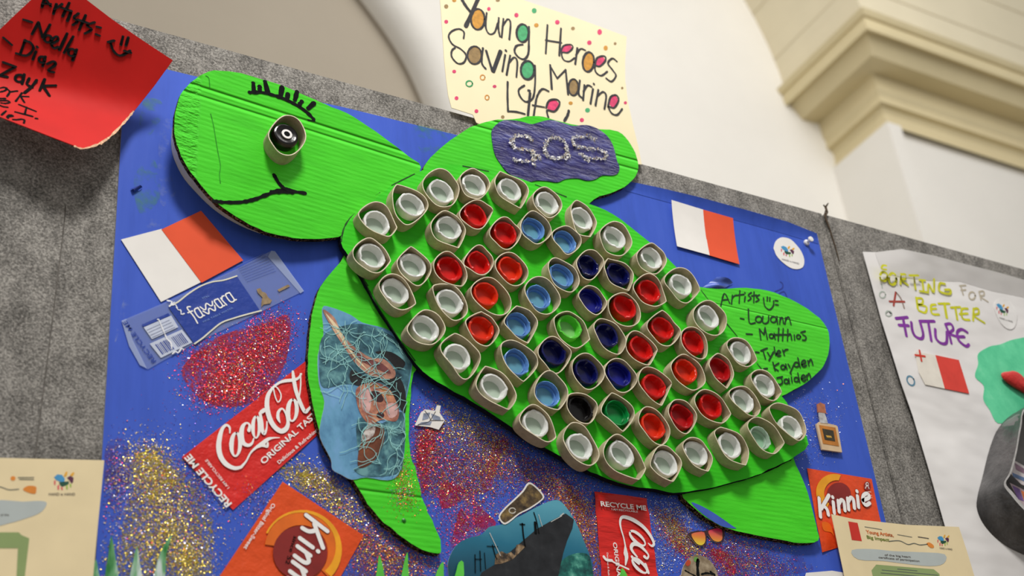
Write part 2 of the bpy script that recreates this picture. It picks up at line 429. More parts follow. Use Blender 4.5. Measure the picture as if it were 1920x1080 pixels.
patch('violet_paint_smear', [t2([(420, 270), (560, 240), (700, 300), (860, 260), (900, 420), (860, 560), (700, 620), (560, 640), (450, 600)]),
      t2([(900, 440), (1100, 420), (1250, 520), (1330, 640), (1400, 760), (1440, 900), (1450, 1080), (1390, 1080), (1330, 800), (1240, 640), (1100, 600)]),
      t2([(0, 800), (140, 840), (300, 960), (420, 1000), (420, 1080), (0, 1080)]), t1([(600, 340), (720, 330), (720, 560), (640, 700), (590, 600)]),
      t6([(0, 780), (60, 880), (200, 900), (420, 930), (560, 1010), (640, 960), (700, 1060), (0, 1080)])], .0002, PSM, poster, 5)
patch('crimson_paint_smear', [t2([(610, 930), (640, 800), (690, 640), (740, 600), (770, 680), (870, 780), (800, 830), (700, 870), (640, 910)]),
      t2([(450, 280), (530, 270), (520, 400), (490, 560), (440, 620), (420, 500)]), t2([(560, 560), (640, 560), (700, 600), (640, 680), (560, 690)]),
      t2([(770, 590), (880, 300), (940, 330), (870, 480), (840, 590)]), t6([(160, 930), (260, 960), (300, 1060), (230, 1080), (180, 1040)]), t6([(-60, 760), (0, 830), (0, 950), (-40, 900)])], .0003, RSM, poster, 5)
patch('ochre_paint_smear', [t1([(770, 400), (850, 390), (990, 520), (960, 600), (900, 620), (870, 690), (830, 640), (870, 560), (770, 500)]),
      t1([(930, 740), (990, 740), (980, 860), (920, 840)]), t1([(1050, 900), (1130, 930), (1140, 1060), (1050, 1080), (1020, 990)]), t1([(1660, 500), (1800, 520), (1880, 600), (1760, 590)])], .0003, YSM, poster, 5)
GDU = sheer('gold_dust', (150, 138, 66), .85, .6, 340, .47, .60); MDU = sheer('violet_gold_dust', (120, 84, 104), .8, .6, 330, .48, .62); RDU = sheer('red_dust', (186, 36, 60), .85, .6, 320, .46, .60)
patch('gold_dust', [t1([(760, 360), (900, 360), (1010, 480), (1100, 560), (1180, 700), (1200, 860), (1190, 1000), (1150, 1100), (690, 1100), (680, 950), (700, 720), (750, 600)]), t1([(1560, 480), (1700, 450), (1850, 520), (1920, 640), (1900, 720), (1760, 640), (1640, 560)])], .00022, GDU, poster, 4)
patch('violet_dust', [t2([(430, 280), (640, 200), (760, 230), (960, 340), (1120, 470), (1020, 560), (860, 540), (740, 640), (560, 640), (450, 560)]), t2([(60, 830), (300, 950), (440, 1020), (430, 1100), (20, 1100)])], .00022, MDU, poster, 4)
patch('copper_dust', [t2([(1180, 520), (1290, 600), (1380, 740), (1450, 900), (1450, 1090), (1410, 1090), (1340, 840), (1240, 660)])], .00022, sheer('copper_dust', (176, 104, 60), .85, .6, 330, .46, .60), poster, 4)
patch('red_dust', [[(342, 690), (395, 640), (440, 620), (500, 605), (538, 590), (545, 620), (535, 680), (505, 730), (460, 758), (410, 762), (362, 735)]], .00032, RDU, poster, 5)
BLUEP = mat('blue_brush_mark', (40, 60, 150), .5, .3, .15, 80)
ink('blue_brush_mark', [T(1280, 360, 3)([(520, 560), (560, 540), (562, 515), (550, 505)]), T(1280, 360, 3)([(530, 580), (570, 560), (590, 600)])], 2.2, .0003, BLUEP, poster)
GL = [m_glit('red_glitter', (206, 34, 44), .35), m_glit('gold_glitter', (222, 196, 74), .35), m_glit('copper_glitter', (214, 118, 60), .35), m_glit('violet_glitter', (104, 78, 152), .4), m_glit('silver_glitter', (214, 216, 226), .3)]
RD = (10, .4, 1, 0, 1.2); GO = (0, 10, 1, 1, 1.4); MX = (4, 3, 3, 3, 1); VI = (1, 2, 1, 8, 1); SI = (0, 2, 1, 3, 8); CO = (2, 3, 8, 1, 1)
glitter('red_glitter_patch', [(450, 690, 42, 26, -.5, 2300, RD), (505, 625, 26, 22, -.6, 900, RD), (430, 735, 36, 16, -.1, 800, RD), (385, 665, 26, 16, -.4, 350, RD), (455, 675, 60, 45, -.5, 400, RD)], .0004, GL, poster)
glitter('gold_glitter_patch', [(275, 870, 22, 24, .5, 650, GO), (300, 920, 40, 30, .8, 900, GO), (310, 1000, 44, 34, .2, 1300, GO), (355, 1045, 22, 26, 0, 700, GO), (360, 930, 36, 40, 0, 500, VI), (220, 900, 16, 40, 0, 400, VI), (270, 1050, 40, 30, 0, 600, GO), (310, 930, 70, 70, 0, 800, VI), (590, 905, 36, 18, .45, 1000, GO), (620, 930, 34, 22, .6, 500, VI), (480, 930, 26, 40, -.6, 500, VI)], .0004, GL, poster)
glitter('mixed_glitter_patch', [(800, 830, 16, 36, .1, 900, RD), (870, 800, 40, 22, .4, 900, GO), (870, 880, 70, 50, .5, 3000, MX), (925, 860, 24, 46, .5, 900, CO), (990, 890, 50, 26, .55, 1000, VI), (1075, 945, 46, 16, .75, 1300, CO), (1100, 1000, 22, 46, -.25, 1200, CO), (1050, 900, 60, 24, .5, 900, VI), (875, 985, 24, 30, .3, 700, RD), (830, 900, 40, 30, 0, 700, RD),
      (700, 1010, 50, 34, .6, 1400, CO), (740, 1050, 50, 26, .3, 1200, CO), (650, 960, 26, 24, .5, 500, GO)], .0004, GL, poster)
glitter('speckled_glitter_patch', [(1250, 1000, 24, 60, .1, 1000, SI), (1265, 985, 30, 9, .7, 500, CO), (1280, 1015, 34, 9, .75, 700, GO), (1275, 1025, 36, 8, .75, 500, RD), (1400, 1035, 50, 26, .3, 1100, MX), (1345, 1050, 30, 24, 0, 700, RD), (1300, 970, 40, 12, .3, 400, SI), (1400, 1060, 50, 18, .2, 700, MX), (1535, 800, 24, 40, .2, 300, SI), (1490, 800, 20, 30, 0, 160, SI)], .0004, GL, poster)

# ------------------------------------------------------------------ turtle
zc = lambda x, y, h: at(x, y, h).z
H_SH, H_FL, H_HD = .0145, .0085, .032
_p1, _p2, _p3 = at(330, 250, .034), at(640, 443, .0138), at(790, 314, .0138); _pn = tuple((_p2 - _p1).cross(_p3 - _p1))
def hd(x, y): return -at_plane(x, y, _p1, _pn).y     # the head board slopes down to the shell
GREEN_SHELL = m_card('green_shell_paint', (62, 204, 38), [])
GREEN_HEAD = m_card('green_head_paint', (76, 214, 44), [(zc(372, 168, H_HD), .0022, .0022), (zc(380, 186, H_HD), .0020, .0018), (zc(420, 190, H_HD), .004, .0006)], crumple=at(374, 240, H_HD).x)
GREEN_TOP = m_card('green_top_flipper_paint', (72, 210, 42), [(zc(1180, 298, H_FL), .0020, .0022), (zc(1180, 315, H_FL), .0020, .0020)])
GREEN_FR = m_card('green_front_flipper_paint', (76, 214, 46), [(zc(745, 928, H_FL), .0018, .0014)])
GREEN_RT = m_card('green_rear_flipper_paint', (80, 214, 50), [(zc(1530, 612, H_FL), .0012, .0010)])
GREEN_TL = m_card('green_tail_flipper_paint', (76, 218, 44), [])
turtle = empty('turtle_collage', at(1060, 640))
tag(turtle, 'big green painted cardboard turtle with a smiling face on the blue poster', 'turtle artwork')
head_px = [(638, 443), (622, 446), (590, 448), (550, 446), (510, 438), (470, 422), (430, 398), (400, 373), (375, 345), (350, 312), (335, 280), (327, 250), (328, 215), (335, 187), (350, 162), (375, 142), (402, 132), (440, 135), (480, 145), (530, 161), (580, 182), (610, 196), (650, 212), (690, 237), (730, 265), (765, 292), (789, 314), (770, 345), (720, 372), (690, 390), (662, 412), (645, 432)]
head = flat('head', head_px, hd, .006, [GREEN_HEAD, EDGE], turtle, 3, .0003)
side = [at(*p, hd(*p) - .0055) for p in [tuple(q) for q in spline(head_px, 3)]]
cz = sum((v for v in side), Vector()) / len(side)
inn = [v + (cz - v).normalized() * .006 for v in side]
k = len(inn); V = inn + [Vector((v.x, -.0003, v.z)) for v in inn]
mk('head_backing', V, [(i, (i + 1) % k, (i + 1) % k + k, i + k) for i in range(k)], PLAIN, turtle)
shell_px = [(640, 455), (646, 425), (665, 398), (690, 376), (735, 346), (777, 325), (830, 309), (872, 310), (916, 318), (960, 330), (1004, 345), (1060, 367), (1105, 382), (1150, 402), (1200, 440), (1250, 482), (1300, 536), (1330, 570), (1390, 640), (1440, 705), (1466, 742), (1490, 780), (1516, 832), (1480, 862), (1440, 881), (1400, 897), (1340, 913), (1290, 922), (1262, 924), (1230, 917), (1180, 910), (1120, 890), (1080, 870), (1000, 828), (930, 781), (870, 745), (820, 716), (780, 682), (740, 622), (705, 566), (680, 520), (655, 482)]
EDGE2 = mat('navy_black_edge', (26, 28, 40), .9, .1, .5, 300)
shell = flat('shell', shell_px, H_SH, .0075, [GREEN_SHELL, EDGE2], turtle, 3, .0004)
top_px = [(795, 322), (800, 304), (830, 275), (880, 240), (920, 227), (960, 223), (1000, 217), (1030, 222), (1070, 232), (1110, 240), (1158, 246), (1178, 264), (1191, 286), (1197, 310), (1192, 330), (1178, 345), (1150, 360), (1112, 374), (1080, 400), (1000, 380), (900, 350), (830, 340)]
flat('top_flipper', top_px, H_FL, .0080, [GREEN_TOP, EDGE], turtle, 3, .0004)
front_px = [(660, 460), (640, 490), (612, 520), (596, 550), (585, 592), (580, 640), (577, 680), (579, 720), (589, 770), (605, 822), (632, 870), (662, 900), (690, 945), (720, 980), (760, 1011), (790, 1030), (822, 1038), (827, 1026), (821, 1000), (803, 960), (791, 930), (783, 890), (769, 850), (766, 800), (770, 740), (776, 700), (790, 670), (760, 600), (700, 540)]
flat('front_flipper', front_px, H_FL, .0080, [GREEN_FR, EDGE], turtle, 3, .0004)
rear_px = [(1305, 546), (1345, 542), (1400, 540), (1440, 545), (1480, 560), (1515, 580), (1545, 606), (1555, 632), (1553, 665), (1541, 690), (1515, 715), (1490, 730), (1466, 742), (1440, 735), (1380, 640)]
flat('rear_flipper', rear_px, H_FL, .0080, [GREEN_RT, EDGE], turtle, 3, .0003)
tail_px = [(1278, 922), (1340, 905), (1400, 890), (1478, 850), (1492, 872), (1510, 910), (1522, 950), (1530, 985), (1534, 1013), (1500, 1018), (1460, 1011), (1400, 1000), (1350, 985), (1310, 960)]
flat('tail_flipper', tail_px, H_FL, .0080, [GREEN_TL, EDGE], turtle, 3, .0003)
BLUEDAB = mat('blue_dab', (66, 96, 190), .5, .3, .1, 60)
patch('blue_paint_dab', [[(1296, 942), (1318, 950), (1345, 966), (1372, 985), (1380, 991), (1352, 986), (1318, 964)]], H_FL + .0003, BLUEDAB, turtle, 3)['label'] = 'blue paint overlap on green tail flipper'
t0 = T(0, 0, 3); tA = T(640, 310, 8)
ink('drawn_smile', [[(401, 377), (420, 379), (450, 379), (476, 374), (500, 365), (522, 357)], [(514, 328), (522, 342), (532, 352), (548, 358), (572, 362)], ([(510, 360), (530, 358), (548, 360)], 9)], 7, 0, INK, turtle, None, lambda x, y: hd(x, y) + .0004, .25)['label'] = 'black marker smile'
ink('drawn_eyebrow', [([(468, 173), (490, 173), (512, 178), (535, 186), (558, 198), (575, 210), (588, 223)], 7)] +
    [([a, b], 8) for a, b in [((476, 171), (475, 156)), ((487, 168), (487, 162)), ((502, 173), (497, 153)), ((526, 180), (529, 163)), ((538, 186), (540, 176)), ((553, 187), (557, 172)), ((562, 195), (566, 190)), ((578, 203), (589, 193))]] + [([(578, 225), (590, 227)], 3)], 5, 0, INK, turtle, None, lambda x, y: hd(x, y) + .0004, .3)['label'] = 'black marker eyebrow with lashes'
ink('crease_line', [t0([(1185, 640), (1200, 700), (1215, 790), (1225, 850), (1240, 930), (1235, 980), (1240, 1030)]), t0([(1158, 425), (1175, 440), (1180, 490)])], 1.5, 0, mat('crease_green', (48, 150, 36), .6, .1, .3, 120), turtle, None, lambda x, y: hd(x, y) + .0003)
ink('shell_outline', [[(640, 452), (646, 425), (665, 398), (690, 376), (712, 360)], [(660, 490), (690, 535)], [(735, 347), (777, 326)], [(868, 311), (916, 321)], [(1004, 346), (1062, 369)], [(676, 510), (700, 560), (738, 620), (778, 676)], [(1363, 607), (1382, 630)], [(1315, 545), (1328, 562)], [(1420, 682), (1428, 692)]], 2.2, H_SH + .0003, PENCIL, turtle, jitter=.4)
ink('shell_edge_shadow', [[(1268, 926), (1310, 918), (1360, 905), (1410, 893), (1450, 877), (1482, 861)]], 4.5, H_FL + .0003, INK, turtle, jitter=.3)  # painted shadow of the shell's lower edge on the tail flipper
# painted names
t3 = T(1280, 360, 3)
ink('written_names', [[(215, 640), (235, 570), (265, 625)], [(222, 608), (257, 605)], [(280, 580), (275, 630)], [(278, 600), (290, 585), (305, 580)], [(322, 555), (318, 625)], [(303, 582), (345, 575)], [(352, 588), (348, 617)], [(350, 565), (351, 569)], [(387, 565), (370, 580), (385, 597), (368, 612)], [(402, 562), (400, 622)], [(388, 584), (416, 580)], [(432, 578), (415, 590), (430, 605), (412, 617)],
    [(455, 595), (462, 640), (488, 662), (510, 640), (512, 612)], [(477, 590), (476, 612)], [(491, 593), (490, 613)], [(520, 610), (536, 612)], [(522, 633), (538, 635)],
    [(325, 710), (345, 715)], [(370, 658), (376, 735), (408, 735)], ring_stroke(428, 716, 17), [(452, 698), (450, 730), (465, 740), (482, 728), (484, 698)], ring_stroke(511, 717, 16), [(531, 700), (534, 742)], [(549, 706), (546, 742)], [(548, 722), (560, 705), (568, 740)], [(580, 706), (576, 742)], [(580, 722), (596, 702), (610, 745)],
    [(358, 798), (392, 800)], [(432, 770), (440, 830)], [(432, 770), (458, 802)], [(458, 802), (464, 762)], [(464, 762), (477, 828)], ring_stroke(500, 810, 12), [(515, 795), (521, 828)], [(541, 765), (538, 836)], [(566, 768), (562, 836)], [(515, 802), (588, 802)], [(592, 772), (590, 836)], [(590, 812), (606, 797), (614, 832)], [(628, 803), (630, 832)], ring_stroke(652, 814, 11), [(690, 782), (665, 790)], [(676, 802), (694, 814), (690, 832), (674, 832)],
    [(410, 900), (430, 902)], [(440, 892), (476, 878)], [(452, 890), (466, 938)], [(478, 903), (492, 925)], [(512, 898), (486, 947)], [(515, 872), (523, 917)], [(528, 912), (550, 902), (542, 890), (528, 908), (536, 922), (552, 920)], [(563, 888), (573, 918)], [(567, 900), (578, 888), (592, 885)],
    [(455, 995), (477, 992)], [(508, 958), (520, 1003)], [(541, 962), (513, 984), (538, 1005)], ring_stroke(565, 985, 12), [(580, 968), (587, 997)], [(594, 968), (604, 986)], [(627, 967), (605, 1017)], ring_stroke(641, 970, 13), [(648, 932), (662, 987)], [(670, 972), (692, 958), (684, 945), (669, 960), (678, 982), (697, 975)], [(704, 948), (711, 977)], [(708, 960), (722, 940), (733, 972)],
    [(530, 1046), (562, 1038)], [(555, 1045), (562, 1070), (550, 1082), (538, 1080)], ring_stroke(583, 1064, 12), [(597, 1048), (601, 1077)], [(612, 1042), (616, 1070)], [(610, 1022), (611, 1026)], ring_stroke(640, 1054, 12), [(648, 1018), (659, 1070)], [(668, 1052), (690, 1040), (680, 1028), (667, 1045), (682, 1064), (694, 1056)], [(696, 1030), (703, 1057)], [(700, 1036), (712, 1020), (722, 1050)]],
    2.9, H_FL + .0004, mat('dark_green_marker', (14, 52, 22), .5, .3, .3, 200), turtle, t3, jitter=.15)['label'] = 'dark handwritten names on the rear flipper'
# SOS patch
SOS = NT('purple_gloss_paint'); cs = lin((46, 42, 104))
nn = SOS.noise(60, 5, .65, stretch=(.5, 1, 1.6))
SOS.color(SOS.ramp(nn, [(.3, lin((36, 32, 78))), (.5, cs), (.72, lin((80, 84, 150)))])); SOS.bump(nn, .7, .004); SOS.base(.28, .35); SOS = SOS.m
tS = T(900, 210, 6.1935)
sos_px = tS([(135, 270), (150, 190), (210, 130), (280, 95), (380, 95), (480, 110), (600, 140), (700, 115), (820, 90), (960, 125), (1080, 160), (1230, 150), (1360, 190), (1480, 280), (1550, 400), (1590, 560), (1620, 640), (1600, 710), (1540, 735), (1420, 735), (1340, 780), (1240, 795), (1140, 770), (1000, 775), (900, 815), (780, 800), (660, 795), (560, 810), (450, 770), (320, 700), (240, 600), (170, 480)])
sos = flat('painted_sos_patch', sos_px, H_FL + .0011, .0012, SOS, turtle, 3)
sos['label'] = 'glossy purple patch on the top flipper'
FOIL = [mat('white_foil', (232, 230, 228), .25, .6, .2, 400), mat('tan_foil', (190, 170, 140), .4, .5, .3, 400), mat('grey_foil', (160, 164, 178), .2, .7, .2, 400)]
V, F, mi = [], [], []
for path in ([(600, 330), (560, 290), (470, 275), (390, 300), (365, 360), (410, 410), (500, 430), (580, 450), (630, 490), (640, 550), (560, 570), (470, 570), (390, 555)],
             circ(880, 420, 130, 125) + [(1010, 420)], [(1340, 320), (1270, 280), (1180, 285), (1090, 300), (1080, 350), (1110, 390), (1200, 410), (1300, 420), (1400, 440), (1460, 480), (1450, 530), (1360, 540), (1260, 530), (1160, 480)],
             [(600, 500), (640, 620)], [(660, 500), (710, 540)], [(1000, 420), (1030, 510), (990, 540)], [(1200, 500), (1270, 580)]):
    for q in spline(path, 8, False):
        for _ in range(3):
            x, y = tS([(q[0] + random.gauss(0, 10), q[1] + random.gauss(0, 10))])[0]
            p = at(x, y, H_FL + .0012 + random.uniform(.0004, .003)); a = random.uniform(0, 6.28); r = random.uniform(.0008, .0021)
            e1 = Vector((math.cos(a), random.uniform(-.8, .8), math.sin(a))) * r; e2 = Vector((-math.sin(a), random.uniform(-.8, .8), math.cos(a))) * r * random.uniform(.3, .8)
            o = len(V); V += [p + e1, p + e2, p - e1, p - e2]; F.append((o, o + 1, o + 2, o + 3)); mi.append(random.choices((0, 1, 2), (6, 2, 2))[0])
g = mk('foil_letters', V, F, FOIL, turtle, mi=mi); g['label'] = 'letters SOS in crumpled silver foil scraps'
glitter('flipper_glitter', [(760, 925, 14, 20, .1, 260, MX), (752, 880, 8, 20, 0, 160, CO)], H_FL + .0003, GL, turtle)

# ------------------------------------------------------------------ cardboard rings and bottle caps
def ring_geom(pxs, tips, h0, h1):
    P = [at(x, y, h1) for x, y in pxs]
    L = len(P); out = []
    for i in range(L):                       # closed curve through the rim points, pinched where the tube is creased
        a, b, c, d = P[i - 1], P[i], P[(i + 1) % L], P[(i + 2) % L]
        m1 = (c - a) * .5 * (.25 if i in tips else 1.08); m2 = (d - b) * .5 * (.25 if (i + 1) % L in tips else 1.08)
        m1.y = m2.y = 0
        for k in range(12):
            t = k / 12; out.append((2 * t ** 3 - 3 * t * t + 1) * b + (t ** 3 - 2 * t * t + t) * m1 + (-2 * t ** 3 + 3 * t * t) * c + (t ** 3 - t * t) * m2)
    return out
def ring_mesh(name, loop, h0, h1, parent=None, seed=0):
    rnd = random.Random(seed); n = len(loop); th = .0011
    ar = sum(loop[i].x * loop[(i + 1) % n].z - loop[(i + 1) % n].x * loop[i].z for i in range(n))
    nor = []
    for i in range(n):
        d = loop[(i + 1) % n] - loop[i - 1]; q = Vector((d.z, 0, -d.x)).normalized()
        nor.append(q if ar > 0 else -q)
    ph = rnd.uniform(0, 6.28); ld = [.0007 * math.sin(2 * math.pi * i / n * 2 + ph) + .0005 * math.sin(2 * math.pi * i / n * 5 + ph * 2) for i in range(n)]
    O1 = [Vector((p.x, -h1 - l, p.z)) for p, l in zip(loop, ld)]; O0 = [Vector((p.x, -h0, p.z)) for p in loop]
    I1 = [Vector((p.x - q.x * th, -h1 - l, p.z - q.z * th)) for p, q, l in zip(loop, nor, ld)]; I0 = [Vector((p.x, -h0, p.z)) for p in I1]
    V = O0 + O1 + I1 + I0; F = []; mi = []
    for i in range(n):
        j = (i + 1) % n
        quads = [(i, j, j + n, i + n), (i + n, j + n, j + 2 * n, i + 2 * n), (i + 2 * n, j + 2 * n, j + 3 * n, i + 3 * n)]
        for a, q in enumerate(quads): F.append(q if ar < 0 else tuple(reversed(q))); mi.append(1 if a == 1 else 0)
    c = sum(O0, Vector()) / n
    return mk(name, V, F, [RINGM, RIM], parent, origin=None if parent else c, mi=mi, smooth=False)
def cap_profile(kind):
    if kind == 'ring': return [(.0, .0), (.0146, .0), (.0152, .0012), (.0155, .0050), (.0156, .0104), (.0153, .0109), (.0144, .0109), (.0140, .0103), (.0134, .0052), (.0124, .0052), (.0121, .0060), (.0116, .0060), (.0112, .0024), (.0, .0020)]
    return [(.0, .0), (.0150, .0), (.0156, .0012), (.0158, .0050), (.0157, .0106), (.0153, .0112), (.0134, .0112), (.0129, .0106), (.0120, .0034), (.0114, .0022), (.0, .0020)]
CAPME = {}
def cap_mesh(mname, kind, var, m, m2):
    k = (mname, kind, var)
    if k in CAPME: return CAPME[k]
    rnd = random.Random(len(kind) * 31 + var * 17); pr = cap_profile(kind); n = 40; V = []; F = []
    notch = rnd.uniform(0, 6.28); a2 = rnd.uniform(0, 6.28); e = rnd.uniform(.0, .0005)
    for j, (r, h) in enumerate(pr):
        for i in range(n):
            a = 2 * math.pi * i / n; rr, hh = r, h
            if 3 <= j <= len(pr) - 4:
                rr += e * math.cos(2 * a + a2) + .00015 * rnd.uniform(-1, 1) ; 
                if h > .008: hh += .0004 * math.sin(3 * a + a2) + .0003 * rnd.uniform(-1, 1)
                dn = (a - notch + math.pi) % 6.283 - math.pi
                if abs(dn) < .12 and h > .008: rr += .0013; hh -= .0006
                dn = (a - notch - 2.4 + math.pi) % 6.283 - math.pi
                if abs(dn) < .10 and h > .008: hh += .0011
            if 1 <= j <= 3 and i % 2: rr *= .992
            V.append((rr * math.cos(a), -hh, rr * math.sin(a)))
    for j in range(len(pr) - 1):
        for i in range(n): a = j * n + i; b = j * n + (i + 1) % n; F.append((a, a + n, b + n, b))
    me = bpy.data.meshes.new('bottle_cap'); me.from_pydata(V, [], F); me.materials.append(m); me.materials.append(m2)
    me.polygons.foreach_set('material_index', [1 if i >= (len(pr) - 2) * n else 0 for i in range(len(F))])
    me.update(); me.polygons.foreach_set('use_smooth', [True] * len(F)); me.set_sharp_from_angle(angle=math.radians(35)); CAPME[k] = me; return me
CM = {'white': m_cap('white_cap_plastic', (246, 248, 245), .12), 'red': m_cap('red_cap_plastic', (214, 22, 18), .06), 'orange': m_cap('scarlet_cap_plastic', (232, 52, 18), .08), 'dred': m_cap('deep_red_cap_plastic', (184, 14, 20), .06),
      'lblue': m_cap('light_blue_cap_plastic', (112, 164, 228), .18), 'navy': m_cap('navy_cap_plastic', (12, 18, 84), .03, .2), 'blue': m_cap('royal_blue_cap_plastic', (24, 30, 136), .06, .25),
      'lime': m_cap('lime_cap_plastic', (104, 226, 70), .2), 'green': m_cap('green_cap_plastic', (16, 150, 72), .12, .25), 'black': m_cap('black_cap_plastic', (16, 14, 14), 0, .22), 'clear': m_cap('milky_cap_plastic', (206, 226, 212), .35)}
A = T(640, 310, 8); B = T(860, 310, 8); C5 = T(640, 435, 8); C6 = T(860, 435, 8); C7 = T(1080, 370, 8); C8 = T(1080, 480, 8); D = T(680, 545, 8); E9 = T(900, 560, 8); F8 = T(800, 640, 8); G = T(1000, 640, 8); H6 = T(1160, 580, 8); I8 = T(1280, 560, 8); J = T(950, 740, 8); K = T(1090, 720, 8); L = T(1180, 660, 8); N = T(1280, 680, 8); O = T(1100, 790, 8); Q = T(1280, 760, 8)
